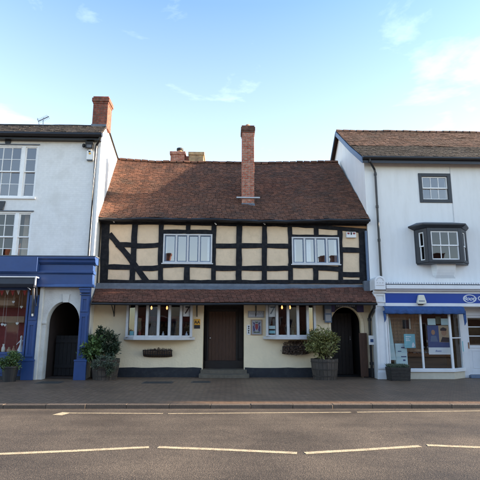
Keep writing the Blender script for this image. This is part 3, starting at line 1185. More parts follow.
ry = RY + 1.3
for (pa, pb, pt, m_) in ((170.5, 184.5, 151.5, 'brick_old'), (189, 203.5, 152.0, 'brick_buff')):
    c2 = put('chimney', MB(), M[m_], pub)
    mb = MB()
    a, b, z = PX(pa, 158, ry), PX(pb, 158, ry), PZ((pa + pb) / 2, pt, ry)
    mb.box(a, b, ry, ry + 1.3, rL.z - 1.4, z - 0.16)
    mb.box(a - 0.04, b + 0.04, ry - 0.04, ry + 1.34, z - 0.159, z)
    put('brick_stack', mb, M[m_], c2, bevel=0.01)
    if pa < 180:
        mb = MB()
        pc = (PX(179, 158, ry), ry + 0.35, z - 0.01)
        mb.lathe([(0.15, 0), (0.13, 0.12), (0.13, 0.17)], pc, 14)
        put('pot', mb, M['terracotta'], c2)
        mb = MB()
        mb.lathe([(0.12, 0.17), (0.17, 0.20), (0.17, 0.30), (0.07, 0.34)], pc, 14)
        put('cowl', mb, M['black_matt'], c2)
        mb = MB()
        a2, b2 = PX(184.6, 158, ry), PX(189, 158, ry)
        mb.box(a2, b2, ry + 0.25, ry + 1.1, rL.z - 1.4, z - 0.14)
        put('link_wall', mb, M['brick_old'], c2)

# --- canopy
cLx, cRx = PX(91.5, 302, -0.95), PX(377, 302.5, -0.95)
cLx = max(cLx, -9)
ctl, ctr = PX(97, 286, 0), XR + 0.06
f, wd, hg = slope_fn((cLx, -0.95, PZ(92, 302.2, -0.95)), (cRx, -0.95, PZ(376, 302.4, -0.95)), (ctl, -0.03, PZ(97, 287, -0.03)), (ctr, -0.03, PZ(366, 287, -0.03)), sag=0.02, wob=0.018, seed=4.1)
cano = put('canopy', sheet(f, -0.03, 30, 4), M['roof_under'], pub)
put('canopy_tile', tiles(f, wd, hg, 0.10, 0.165, seed=5), M['canopy_tile'], cano)['kind'] = 'stuff'
mb = MB()
p0 = PZ(230, 286.6, -0.04)
mb.profile_x([(-0.002, ZC1 + 0.06), (-0.045, ZC1 + 0.06), (-0.06, ZC1 - 0.03), (-0.19, p0 - 0.11), (-0.19, p0 - 0.145), (-0.002, p0 - 0.05)], ctl - 0.02, XR + 0.02)
put('lead_flashing', mb, M['lead'], cano, bevel=0.006)
mb = MB()
q0, q1 = P(363.5, 281, -0.25), P(376, 299.5, -0.25)
mb.prism([(q0.x, q1.z + 0.02), (q1.x, q1.z - 0.02), (q1.x, q0.z - 0.04), (q1.x - 0.12, q0.z + 0.02), (q0.x, q0.z)], -0.30, -0.12)
put('lead_apron', mb, M['lead'], cano, bevel=0.01)
mb = MB()
mb.tube([Vector(f(s / 30, 0, -0.03)) + Vector((0, -0.02, -0.035)) for s in range(31)], 0.04, 10)
mb.box(cLx + 0.05, cRx - 0.15, -0.90, -0.84, ZC0 - 0.08, ZC0 - 0.01)
put('gutter', mb, M['black'], cano)
for px in (112, 196.5, 256.3):
    xb = PX(px, 306, -0.4)
    mb = MB()
    zt = ZC0 - 0.06
    mb.tube([(xb, -0.02, zt - 0.38), (xb, -0.10, zt - 0.30), (xb, -0.45, zt - 0.03), (xb, -0.85, zt)], 0.016, 6)
    mb.tube([(xb, -0.015, zt - 0.42), (xb, -0.015, zt + 0.1)], 0.018, 6)
    mb.tube([(xb, -0.02, zt), (xb, -0.86, zt)], 0.018, 6)
    put('bracket', mb, M['black'], cano)
mb = MB()
xd = PX(370.3, 330, -0.3)
mb.tube([(xd + 0.02, -0.86, ZC0 - 0.06), (xd + 0.02, -0.84, ZC0 - 0.16), (xd, -0.32, ZC0 - 0.42), (xd, -0.25, ZC0 - 0.55), (xd, -0.25, 0.02)], 0.05, 10)
for z in (0.5, 1.35, ZC0 - 0.55):
    mb.tube([(xd, -0.25, z - 0.05), (xd, -0.25, z + 0.05)], 0.066, 10)
put('downpipe', mb, M['black'], cano)
mb = MB()
xd2 = PX(367, 255, -0.1)
mb.tube([(xd2, -0.1, PZ(366, 231, -0.1)), (xd2, -0.1, PZ(366, 282, -0.1))], 0.05, 10)
put('downpipe', mb, M['bluegrey'], pub)

# --- ground floor wall
XLG = PX(89.5, 340, 0)
XRG = PX(377.5, 340, 0)
ZT = ZC1 - 0.15
bay1 = rect(127.5, 303.5, 191.5, 337.5, 0)
bay2 = rect(267, 303.5, 314.5, 337, 0)
bay1 = (bay1[0], bay1[1], bay1[2], ZT - 0.25)
bay2 = (bay2[0], bay2[1], bay2[2], ZT - 0.25)
door = rect(203, 303, 244, 367, 0)
door = (door[0], door[1], -0.02, ZT - 0.35)
ax0, ax1, _, _ = rect(331.5, 308, 361.5, 377, 0)
XA0, XA1 = PX(323.5, 340, 0), XRG
mb = MB()
wall_holes(mb, XLG, XA0, -0.02, ZT, [bay1, bay2, door], 0.0, 0.42)
zsp = PZ(346, 324, 0)
arch_wall(mb, XA0, XA1, -0.02, ZT, ax0, ax1, zsp, PZ(346, 307.2, 0), 0.0, 0.16)
put('lower_wall', mb, M['cream'], pub)
mb = MB()
zp = PZ(160, 367.5, 0)
for a, b in ((PX(121, 372, 0) - 1.1, door[0] - 0.03), (door[1] + 0.03, ax0 - 0.03), (ax1 + 0.02, XRG)):
    n = max(2, int((b - a) / 0.3))
    prf = [(a + (b - a) * i / n, zp + random.uniform(-0.012, 0.012)) for i in range(n + 1)]
    mb.prism([(a, -0.01), (b, -0.01)] + prf[::-1], -0.018, 0.0)
put('plinth', mb, M['plinth'], pub)
mb = MB()
pts = arch_pts(ax0 - 0.001, ax1 + 0.001, zsp, PZ(346, 307.2, 0) + 0.001)
pto = arch_pts(ax0 - 0.09, ax1 + 0.12, zsp, PZ(346, 305.0, 0))
for k in range(len(pts) - 1):
    mb.prism([pts[k], pts[k + 1], pto[k + 1], pto[k]], -0.03, 0.0)
mb.box(ax0 - 0.09, ax0 - 0.001, -0.03, 0, zp + 0.02, zsp)
mb.box(ax1 + 0.001, ax1 + 0.12, -0.03, 0, zp + 0.02, zsp)
put('arch_surround', mb, M['cream'], pub, bevel=0.008)

# passage behind the pub's arch
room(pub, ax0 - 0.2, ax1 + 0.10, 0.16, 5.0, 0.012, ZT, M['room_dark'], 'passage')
adr = put('passage_door', MB(), M['brown_door'], pub)
mb = MB()
xa, xb = PX(359.6, 350, -0.05), PX(367.3, 350, -0.05)
mb.box(xa, xb, -0.075, -0.032, 0.03, PZ(363, 333, -0.05))
for k in range(1, 3):
    xx = xa + (xb - xa) * k / 3
    mb.box(xx - 0.008, xx + 0.008, -0.083, -0.074, 0.05, PZ(363, 334, -0.05))
put('leaf', mb, M['brown_door'], adr, bevel=0.005)
mb = MB()
dx0, dx1 = ax0 + 0.03, ax1 - 0.1
for k in range(7):
    a = dx0 + (dx1 - dx0) * k / 7
    b = dx0 + (dx1 - dx0) * (k + 1) / 7
    mb.box(a + 0.004, b - 0.004, 0.9, 0.94, 0.03, 2.3)
put('inner_gate', mb, M['dark_door'], adr)
mb = MB()
hp = P(350, 338, 0.85)
mb.tube([(hp.x, 0.88, hp.z - 0.09), (hp.x, 0.84, hp.z - 0.07), (hp.x, 0.84, hp.z + 0.07), (hp.x, 0.88, hp.z + 0.09)], 0.012, 6)
put('handle', mb, M['chrome'], adr)

# --- entrance door in its recess
dr = put('entrance', MB(), M['dark_door'], pub)
mb = MB()
RYD = 0.62
room_z = door[3]
mb.quad((door[0] - 0.01, 0.42, 0), (door[0] - 0.01, 0.42, room_z), (door[0] - 0.01, RYD + 0.3, room_z), (door[0] - 0.01, RYD + 0.3, 0))
mb.quad((door[1] + 0.01, 0.42, 0), (door[1] + 0.01, RYD + 0.3, 0), (door[1] + 0.01, RYD + 0.3, room_z), (door[1] + 0.01, 0.42, room_z))
zst = PZ(224, 367, -0.1)
zbt = PZ(224, 360.5, RYD)
ld0, ld1, _, ldz = rect(208.5, 311.5, 236, 360, RYD)
mb.box(door[0] - 0.3, ld0 - 0.06, RYD, RYD + 0.25, 0, room_z + 0.3)
mb.box(ld1 + 0.06, door[1] + 0.3, RYD, RYD + 0.25, 0, room_z + 0.3)
mb.box(ld0 - 0.06, ld1 + 0.06, RYD, RYD + 0.25, ldz + 0.05, room_z + 0.3)
mb.box(ld0 - 0.06, ld0, RYD - 0.06, RYD + 0.1, zst, ldz + 0.11)
mb.box(ld1, ld1 + 0.06, RYD - 0.06, RYD + 0.1, zst, ldz + 0.11)
mb.box(ld0, ld1, RYD - 0.055, RYD + 0.1, ldz, ldz + 0.11)
mb.box(ld1 + 0.10, ld1 + 0.26, RYD - 0.025, RYD, zst + 0.25, ldz)
mb.box(door[0], door[1], RYD - 0.12, RYD + 0.07, 0.0, zbt)
mb.quad((door[0] - 0.3, 0.3, room_z + 0.002), (door[0] - 0.3, RYD + 0.3, room_z + 0.002), (door[1] + 0.3, RYD + 0.3, room_z + 0.002), (door[1] + 0.3, 0.3, room_z + 0.002))
put('lining', mb, M['dark_door'], dr)
mb = MB()
for k in range(8):
    a = ld0 + (ld1 - ld0) * k / 8
    b = ld0 + (ld1 - ld0) * (k + 1) / 8
    mb.box(a + 0.003, b - 0.003, RYD + 0.02, RYD + 0.06, zbt, ldz)
mb.box(ld0, ld1, RYD + 0.03, RYD + 0.065, zbt, ldz)
put('door', mb, M['brown_door'], dr, bevel=0.004)
mb = MB()
hp = P(209.8, 338, RYD - 0.03)
mb.lathe([(0.0, -0.03), (0.028, -0.02), (0.035, 0), (0.028, 0.02), (0, 0.03)], (ld0 + 0.06, RYD - 0.03, hp.z), 12)
mb.tube([(ld0 + 0.06, RYD - 0.02, hp.z), (ld0 + 0.06, RYD + 0.03, hp.z)], 0.012, 8)
put('door_handle', mb, M['chrome'], dr, smooth=True)
mb = MB()
zs1 = PZ(224, 369.5, -0.12)
zs0 = zs1 * 0.52
rs = random.Random(3)


def worn(mb, x0, x1, y0, y1, z0, z1, n=10):
    vs, fs = [], []
    for i in range(n + 1):
        t = i / n
        xx = x0 + (x1 - x0) * t
        dip = -0.018 * math.sin(math.pi * t) + rs.uniform(-0.006, 0.006)
        yy = y0 + rs.uniform(-0.012, 0.012)
        vs += [(xx, yy, z0), (xx, y1, z0), (xx, y1, z1 + dip), (xx, yy, z1 + dip - 0.008)]
    for i in range(n):
        o = 4 * i
        for k in range(4):
            fs.append((o + k, o + 4 + k, o + 4 + (k + 1) % 4, o + (k + 1) % 4))
    fs += [(0, 1, 2, 3), (4 * n + 3, 4 * n + 2, 4 * n + 1, 4 * n)]
    mb.add(vs, fs)


worn(mb, door[0] - 0.06, door[1] + 0.10, -0.10, RYD, 0, zs1)
worn(mb, door[0] - 0.10, door[1] + 0.17, -0.42, -0.09, 0, zs0)
put('door_step', mb, M['stone'], dr, bevel=0.012)


# --- bow windows
def bow(name_px, depths, y_top, y_bot, hole):
    pts = [(PX(px, 320, -d), -d) for px, d in zip(name_px, depths)]
    zt, zb = ZC0 + 0.10, PZ((name_px[0] + name_px[-1]) / 2, y_bot, -0.45)
    w = put('bow_window', MB(), M['grey_paint'], pub)
    fr, gl = MB(), MB()
    for i, (x, y) in enumerate(pts):
        hw = 0.045
        fr.box(x - hw, x + hw, y - 0.05, y + 0.06, zb, zt)
    for i in range(len(pts) - 1):
        (xa, ya), (xb, yb) = pts[i], pts[i + 1]
        d = Vector((xb - xa, yb - ya)).normalized()
        n = Vector((d.y, -d.x))
        for (z0, z1) in ((zb, zb + 0.06), (zt - 0.12, zt)):
            o1, o2 = n * 0.028, -n * 0.035
            fr.hexa([(xa + o1.x, ya + o1.y, z0), (xb + o1.x, yb + o1.y, z0), (xb + o2.x, yb + o2.y, z0), (xa + o2.x, ya + o2.y, z0),
                     (xa + o1.x, ya + o1.y, z1), (xb + o1.x, yb + o1.y, z1), (xb + o2.x, yb + o2.y, z1), (xa + o2.x, ya + o2.y, z1)])
        t = random.uniform(-0.004, 0.004)
        gl.quad((xa, ya + t, zb + 0.02), (xb, yb - t, zb + 0.02), (xb, yb, zt - 0.05), (xa, ya, zt - 0.05))
    for (x, y), sg in ((pts[0], 1), (pts[-1], -1)):
        fr.box(x - 0.02, x + 0.02, y + 0.061, -0.001, zb, zt)
    put('frame', fr, M['grey_paint'], w, bevel=0.005)
    put('glass', gl, M['glass'], w)
    # dark inner casement lines
    ins = MB()
    for i in range(len(pts) - 1):
        (xa, ya), (xb, yb) = pts[i], pts[i + 1]
        d = Vector((xb - xa, yb - ya))
        for t in (0.13, 0.87):
            c = (xa + d.x * t, ya + d.y * t)
            ins.box(c[0] - 0.018, c[0] + 0.018, c[1] + 0.006, c[1] + 0.03, zb + 0.05, zt - 0.1)
    put('casement', ins, M['darkblack_frame'], w)
    s = MB()
    x0, x1 = pts[0][0], pts[-1][0]
    poly = [(x0 - 0.13, -0.001), (x0 - 0.13, -0.07)] + [(x + (0.02 * (i - len(pts) / 2)), y - 0.12) for i, (x, y) in enumerate(pts)][1:-1] + [(x1 + 0.13, -0.07), (x1 + 0.13, -0.001)]
    s.slab(poly, zb - 0.10, zb + 0.001)
    put('sill', s, M['grey_paint'], w, bevel=0.012)
    top = MB()
    top.slab([(x0, -0.001)] + pts + [(x1, -0.001)], zt + 0.001, zt + 0.02)
    put('head', top, M['dark_door'], w)
    r = room(w, hole[0] - 0.5, hole[1] + 0.5, 0.42, 2.8, 0.3, ZT + 0.02, M['room'])
    rd = MB()
    zr = PZ((name_px[0] + name_px[-1]) / 2, 318.5, 2.5)
    rd.box(hole[0] - 0.4, hole[1] + 0.4, 2.70, 2.76, zr - 0.12, zr + 0.10)
    if name_px[0] < 200:
        put('wall_band', rd, M['room_red'], w)
    return zb, zt, pts


z1b, z1t, pts1 = bow([127.5, 136.2, 147.3, 158.6, 169.6, 181, 191.3], [0.2, 0.34, 0.43, 0.45, 0.43, 0.34, 0.2], 303.5, 337.2, bay1)
z2b, z2t, pts2 = bow([267, 277, 288, 297.8, 307.6, 314.6], [0.2, 0.33, 0.42, 0.42, 0.34, 0.23], 303.5, 336.6, bay2)

# what shows through the bow windows
for (px, py, lab) in ((151.5, 308, 'glowing wall lamp behind the third light of the six-light bow window'), (167, 308, 'glowing wall lamp behind the fourth light of the six-light bow window'),
                      (282, 307.5, 'glowing wall lamp next to the number card in the bow window by the crest poster'), (290, 307.5, 'glowing wall lamp in the middle of the bow window by the crest poster')):
    y = 0.9
    p = P(px, py, y)
    t = thing('wall_lamp', lab, 'lamp', (p.x, y, p.z - 0.1), 'lit lamps inside the bow windows')
    mb = MB()
    mb.lathe([(0.012, -0.06), (0.036, -0.02), (0.03, 0.03), (0.012, 0.075)], (p.x, y, p.z), 12)
    put('bulb', mb, M['lamp_glow'], t, smooth=True)
    mb = MB()
    mb.lathe([(0.05, -0.10), (0.02, -0.08), (0.016, -0.061)], (p.x, y, p.z), 12)
    mb.tube([(p.x, y, p.z - 0.1), (p.x, y + 0.12, p.z - 0.14), (p.x, y + 0.12, p.z - 0.9)], 0.01, 6)
    put('stem', mb, M['black_matt'], t)


def pane_card(pts, i, z0, z1, m, name, label, cat, num=None, a=0.14, b=0.86):
    (xa, ya), (xb, yb) = pts[i], pts[i + 1]
    d = Vector((xb - xa, yb - ya))
    A = (xa + d.x * a, ya + d.y * a + 0.04)
    B = (xa + d.x * b, ya + d.y * b + 0.04)
    mb = MB()
    mb.hexa([(A[0], A[1], z0), (B[0], B[1], z0), (B[0], B[1] + 0.004, z0), (A[0], A[1] + 0.004, z0), (A[0], A[1], z1), (B[0], B[1], z1), (B[0], B[1] + 0.004, z1), (A[0], A[1] + 0.004, z1)])
    o = tag(put(name, mb, m, loc=((A[0] + B[0]) / 2, (A[1] + B[1]) / 2, z0)), label, cat)
    if num:
        c = ((A[0] + B[0]) / 2, (A[1] + B[1]) / 2)
        tm = text_mb(num, (z1 - z0) * 0.85, 0, 0, 0, 0.004, shear=0.15, bold=0.006)
        an = math.atan2(B[1] - A[1], B[0] - A[0])
        t2 = MB()
        t2.add([(c[0] + x * math.cos(an) - (y - 0.008) * math.sin(an), c[1] + x * math.sin(an) + (y - 0.008) * math.cos(an), (z0 + z1) / 2 + z) for x, y, z in tm.v], tm.f)
        put('number', t2, M['ink'], o)
    return o


zc = PZ(186, 304.5, -0.2), PZ(186, 316.5, -0.2)
pane_card(pts1, 5, zc[1], min(zc[0], z1t - 0.12), M['paper'], 'number_card', 'pale card with a slanting 7 in the bow window beside the amber plaque', 'sign', '7')
pane_card(pts2, 0, zc[1], min(zc[0], z2t - 0.12), M['paper'], 'number_card', 'pale card with a slanting 7 in the bow window beside the crest poster', 'sign', '7')
zc = PZ(131, 332, -0.2), PZ(131, 336, -0.2)
pane_card(pts1, 0, zc[1] + 0.03, zc[0] + 0.03, M['teal'], 'window_sticker', 'small bright blue sticker low in the six-light bow window', 'sticker', None, 0.3, 0.75)
zc = PZ(271, 325.8, -0.2), PZ(271, 329, -0.2)
pane_card(pts2, 0, zc[1], zc[0], M['mint'], 'window_sticker', 'pale green sticker under the number card by the crest poster', 'sticker')
zc = PZ(271, 330.5, -0.2), PZ(271, 333.5, -0.2)
pane_card(pts2, 0, zc[1], zc[0], M['teal'], 'window_sticker', 'teal sticker below the pale green one in the bow window', 'sticker')
# bottles and a shelf standing inside the windows
for (px, h, m_, lab) in ((139.5, 0.28, 'room_red', 'dark red bottle on the sill of the six-light bow window'), (163, 0.2, 'silver', 'pale jug standing inside the middle of the six-light bow window'),
                         (293, 0.26, 'leaf_grey', 'green bottle on the sill of the bow window over the dried trough'), (186.5, 0.2, 'silver', 'pale cup under the number card in the six-light bow window')):
    p = P(px, 335, -0.15)
    mb = MB()
    mb.lathe([(0.045, 0), (0.048, h * 0.55), (0.018, h * 0.72), (0.018, h * 0.97), (0.022, h)], (p.x, -0.15, z1b + 0.0), 12)
    o = tag(put('bottle' if h > 0.22 else 'jug', mb, M[m_], loc=(p.x, -0.15, z1b), smooth=True), lab, 'bottle' if h > 0.22 else 'jug')
for hole, (za, zb_), lab in ((bay1, (z1b, z1t), 'dark shelf of things deep inside the six-light bow window'), (bay2, (z2b, z2t), 'dark shelf of things deep inside the bow window by the crest poster')):
    t = thing('back_shelf', lab, 'shelf', ((hole[0] + hole[1]) / 2, 2.2, 0.3))
    mb = MB()
    for z in (0.9, 1.35, 1.75):
        mb.box(hole[0] + 0.1, hole[1] - 0.1, 2.05, 2.35, z, z + 0.03)
    mb.box(hole[0] + 0.1, hole[0] + 0.13, 2.06, 2.34, 0.3, 2.0)
    mb.box(hole[1] - 0.13, hole[1] - 0.1, 2.06, 2.34, 0.3, 2.0)
    put('shelf_board', mb, M['dark_door'], t)
    mb = MB()
    rr = random.Random(9 + int(hole[0]))
    for z in (0.93, 1.38, 1.78):
        xx = hole[0] + 0.22
        while xx < hole[1] - 0.25:
            h = rr.uniform(0.1, 0.24)
            mb.lathe([(0.035, 0), (0.04, h * 0.6), (0.016, h * 0.75), (0.016, h)], (xx, 2.12, z), 8)
            xx += rr.uniform(0.09, 0.3)
    put('crockery', mb, M['shelf'], t)['kind'] = 'stuff'

# ================================================================== things on the pub front
# amber plaque
x0, x1, z0, z1 = rect(194.2, 319, 200.2, 328.5, 0)
t = thing('rating_plaque', 'small amber and black plaque on the cream wall beside the door', 'plaque', ((x0 + x1) / 2, -0.03, z0))
zm = z0 + (z1 - z0) * 0.36
mb = MB(); mb.box(x0, x1, -0.03, -0.002, zm + 0.001, z1); put('amber_panel', mb, M['yellow'], t, bevel=0.003)
mb = MB(); mb.box(x0 + 0.002, x1 - 0.002, -0.028, -0.002, z0, zm); put('black_panel', mb, M['ink'], t, bevel=0.003)
put('lettering', text_mb('AA', 0.15, (x0 + x1) / 2, -0.032, zm + (z1 - zm) * 0.45, 0.004, bold=0.004), M['ink'], t)
# grey name plate
x0, x1, z0, z1 = rect(248, 311, 264, 317.6, 0)
t = thing('name_plate', 'wide grey name plate under the canopy beside the door', 'sign', ((x0 + x1) / 2, -0.03, z0))
mb = MB(); mb.box(x0, x1, -0.03, -0.002, z0, z1); put('board', mb, M['paper_grey'], t, bevel=0.004)
mb = MB()
rr = random.Random(4)
for k in range(3):
    zz = z0 + (z1 - z0) * (0.2 + 0.28 * k)
    xx = x0 + 0.04
    while xx < x1 - 0.07:
        w = rr.uniform(0.02, 0.06)
        mb.box(xx, xx + w, -0.033, -0.03, zz, zz + 0.03)
        xx += w + 0.015
put('worn_lettering', mb, M['silver'], t)
# crest poster
x0, x1, z0, z1 = rect(251, 319.6, 262.2, 335, 0)
t = thing('crest_poster', 'framed poster with a purple and red crest on the cream wall', 'poster', ((x0 + x1) / 2, -0.03, z0))
mb = MB(); ring_frame(mb, x0, x1, z0, z1, 0.025, -0.04, -0.002); put('frame', mb, M['shelf'], t)
mb = MB(); mb.box(x0 + 0.025, x1 - 0.025, -0.022, -0.004, z0 + 0.025, z1 - 0.025); put('sheet', mb, M['paper_grey'], t)
cx, cz, w, h = (x0 + x1) / 2, (z0 + z1) / 2, x1 - x0, z1 - z0
mb = MB()
for sgn in (-1, 1):
    mb.prism([(cx + sgn * w * a, cz + h * b) for a, b in ([(0.12, -0.2), (0.3, -0.3), (0.33, 0.05), (0.24, 0.15), (0.36, 0.33), (0.15, 0.3), (0.2, 0.05)] if sgn > 0 else [(0.12, -0.2), (0.2, 0.05), (0.15, 0.3), (0.36, 0.33), (0.24, 0.15), (0.33, 0.05), (0.3, -0.3)])], -0.026, -0.022)
put_each('supporters', mb, M['purple'], t)
mb = MB()
mb.prism([(cx - w * 0.13, cz + h * 0.22), (cx - w * 0.13, cz - h * 0.05), (cx, cz - h * 0.2), (cx + w * 0.13, cz - h * 0.05), (cx + w * 0.13, cz + h * 0.22)], -0.028, -0.022)
put('shield', mb, M['red'], t)
mb = MB()
mb.prism([(cx - w * 0.3, cz - h * 0.36), (cx + w * 0.3, cz - h * 0.36), (cx + w * 0.22, cz - h * 0.26), (cx, cz - h * 0.31), (cx - w * 0.22, cz - h * 0.26)], -0.025, -0.022)
mb.prism([(cx - w * 0.1, cz + h * 0.27), (cx + w * 0.1, cz + h * 0.27), (cx + w * 0.12, cz + h * 0.38), (cx, cz + h * 0.34), (cx - w * 0.12, cz + h * 0.38)], -0.025, -0.022)
put_each('scroll', mb, M['leaf_grey'], t)
# small symbol sign
x0, x1, z0, z1 = rect(246.8, 324.8, 250.6, 334.8, 0)
t = thing('symbol_sign', 'small white sign with black symbols tucked beside the crest poster', 'sign', ((x0 + x1) / 2, -0.02, z0))
mb = MB(); mb.box(x0, x1, -0.016, -0.002, z0, z1); put('plate', mb, M['paper'], t)
mb = MB()
cx = (x0 + x1) / 2
for zz in (z0 + 0.05, z0 + 0.2):
    mb.prism([(cx - 0.045, zz), (cx + 0.045, zz), (cx + 0.012, zz + 0.03), (cx + 0.012, zz + 0.07), (cx + 0.035, zz + 0.12), (cx - 0.035, zz + 0.12), (cx - 0.012, zz + 0.07), (cx - 0.012, zz + 0.03)], -0.019, -0.016)
put('symbol', mb, M['ink'], t)
# alarm box
x0, x1, z0, z1 = rect(346.3, 231.8, 356.2, 237.6, -0.1)
t = thing('alarm_box', 'white alarm box with red marks high in the last timber panel', 'alarm box', ((x0 + x1) / 2, -0.1, z0))
mb = MB(); mb.prism([(x0, z0 + 0.02), (x0 + 0.02, z0), (x1 - 0.02, z0), (x1, z0 + 0.02), (x1 - 0.01, z1), (x0 + 0.01, z1)], -0.11, -0.002); put('case', mb, M['paper'], t, bevel=0.012)
mb = MB()
for fx in (0.22, 0.78):
    c = x0 + (x1 - x0) * fx
    mb.prism([(c - 0.035, z1 - 0.1), (c + 0.035, z1 - 0.1), (c + 0.05, z1 - 0.03), (c - 0.05, z1 - 0.03)], -0.114, -0.11)
put_each('red_mark', mb, M['red'], t)
mb = MB(); c = (x0 + x1) / 2; mb.prism([(c - 0.02, z1 - 0.12), (c + 0.02, z1 - 0.12), (c + 0.035, z1 - 0.02), (c - 0.035, z1 - 0.02)], -0.114, -0.11); put('dark_mark', mb, M['ink'], t)
# sign over the arch, hanging notice board, white notice on the pipe
x0, x1, z0, z1 = rect(331, 304, 363.5, 311.5, -0.06)
t = thing('arch_sign', 'dark sign with purple ends curving over the small archway', 'sign', ((x0 + x1) / 2, -0.06, z0))
ap = arch_pts(ax0 - 0.02, ax1 + 0.04, zsp, PZ(346, 306.4, 0), 20)
mb = MB()
prev = None
for k in range(5, 16):
    p = ap[k]
    cur = (p[0], max(p[1], z0))
    if prev:
        mb.prism([prev, cur, (cur[0], z1), (prev[0], z1)], -0.07, -0.034)
    prev = cur
xs_, xe_ = ap[5][0], ap[15][0]
put('board', mb, M['navy'], t)
mb = MB()
for a, b in ((x0 - 0.03, xs_), (xe_, x1)):
    mb.box(a, b, -0.071, -0.034, z0 - 0.02, z1)
put_each('end_panel', mb, M['purple'], t)
mb = MB()
rr = random.Random(8)
xx = xs_ + 0.06
while xx < xe_ - 0.06:
    w = rr.uniform(0.03, 0.06)
    mb.box(xx, xx + w, -0.073, -0.07, z1 - 0.10, z1 - 0.05)
    xx += w + 0.02
put('worn_lettering', mb, M['paper_grey'], t)
x0, x1, z0, z1 = rect(324.6, 304, 331.6, 322.6, -0.12)
t = thing('notice_board', 'tall narrow grey notice board hanging beside the small archway', 'notice board', ((x0 + x1) / 2, -0.12, z0))
mb = MB(); mb.box(x0, x1, -0.13, -0.10, z0, z1); put('board', mb, M['bluegrey'], t, bevel=0.006)
mb = MB()
for a, b in ((0.08, 0.42), (0.5, 0.72)):
    mb.box(x0 + 0.03, x1 - 0.03, -0.134, -0.13, z0 + (z1 - z0) * a, z0 + (z1 - z0) * b)
put('sheet', mb, M['paper_grey'], t)
mb = MB(); mb.box(x0 - 0.04, x0 - 0.003, -0.13, -0.002, z0 + 0.1, z1 + 0.05); mb.box(x0 - 0.003, x1, -0.10, -0.032, z1 - 0.08, z1 - 0.03); put('bracket', mb, M['black'], t)
x0, x1, z0, z1 = rect(368.7, 335.5, 374.8, 344.8, -0.33)
t = thing('pipe_notice', 'white notice strapped to the black downpipe beside the archway', 'notice', ((x0 + x1) / 2, -0.33, z0))
mb = MB(); mb.box(x0, x1, -0.325, -0.318, z0, z1); put('sheet', mb, M['paper'], t)
mb = MB(); mb.box(x0 + 0.06, x1 - 0.05, -0.328, -0.325, z0 + 0.09, z0 + 0.2); put('print', mb, M['poster_blue'], t)


# ================================================================== planters
def trough(px0, px1, py0, py1, label, full, seed):
    rnd = random.Random(seed)
    x0, x1, z0, z1 = rect(px0, py0, px1, py1, -0.12)
    t = thing('wall_trough', label, 'wall planter', ((x0 + x1) / 2, 0, z0), 'hay-rack troughs under the bow windows')
    mb = MB()
    n = 13
    dp = 0.24

    def sec(x, k):        # D-shaped rack section
        a = math.pi / 2 * k
        e = 1 - 0.12 * (abs((x - (x0 + x1) / 2) / ((x1 - x0) / 2)) ** 4)
        return (x, -dp * e * math.cos(a) - 0.003, z1 - (z1 - z0) * math.sin(a) * e)
    for i in range(n):
        x = x0 + (x1 - x0) * i / (n - 1)
        mb.tube([sec(x, k / 6) for k in range(7)], 0.011, 6)
    for k in (0, 0.45, 1.0):
        mb.tube([sec(x0 + (x1 - x0) * i / 12, k) for i in range(13)], 0.012, 6)
    put('wire_rack', mb, M['black_matt'], t)
    mb = MB()
    vs, fs = [], []
    for i in range(13):
        x = x0 + (x1 - x0) * i / 12
        for k in range(7):
            s = sec(x, k / 6)
            vs.append((s[0], s[1] * 0.94, z1 - (z1 - s[2]) * 0.95 - rnd.uniform(0, 0.01)))
    for i in range(12):
        for k in range(6):
            fs.append((i * 7 + k, i * 7 + k + 1, (i + 1) * 7 + k + 1, (i + 1) * 7 + k))
    fs += [tuple(range(7)), tuple(12 * 7 + k for k in range(6, -1, -1))]
    mb.add(vs, fs)
    mb.box(x0 + 0.02, x1 - 0.02, -dp * 0.85, -0.01, z1 - 0.05, z1 - 0.03)
    put('coir_liner', mb, M['coir'], t)
    p = MB()
    leaves(p, ((x0 + x1) / 2, -0.13, z1 - 0.02 + (0.03 if full else 0)), ((x1 - x0) * 0.47, 0.15, 0.16 if full else 0.06), 1500 if full else 350, 0.07, rnd, clumps=22)
    if full:
        leaves(p, ((x0 + x1) / 2, -0.20, z1 - 0.13), ((x1 - x0) * 0.5, 0.10, 0.13), 700, 0.06, rnd, droop=0.6, clumps=22)
    tag(put('dried_plant', p, M['leaf_dead'], loc=((x0 + x1) / 2, -0.13, z1)), ('bushy dried brown plants filling the trough beside the potted bush' if full else 'thin dead stubble in the trough under the six-light bow window'), 'plant')


trough(143.5, 172, 350, 357.2, 'nearly bare wire trough on the wall under the six-light bow window', False, 2)
trough(282.5, 309, 346.5, 354.5, 'wire trough overgrown with dried brown plants', True, 5)


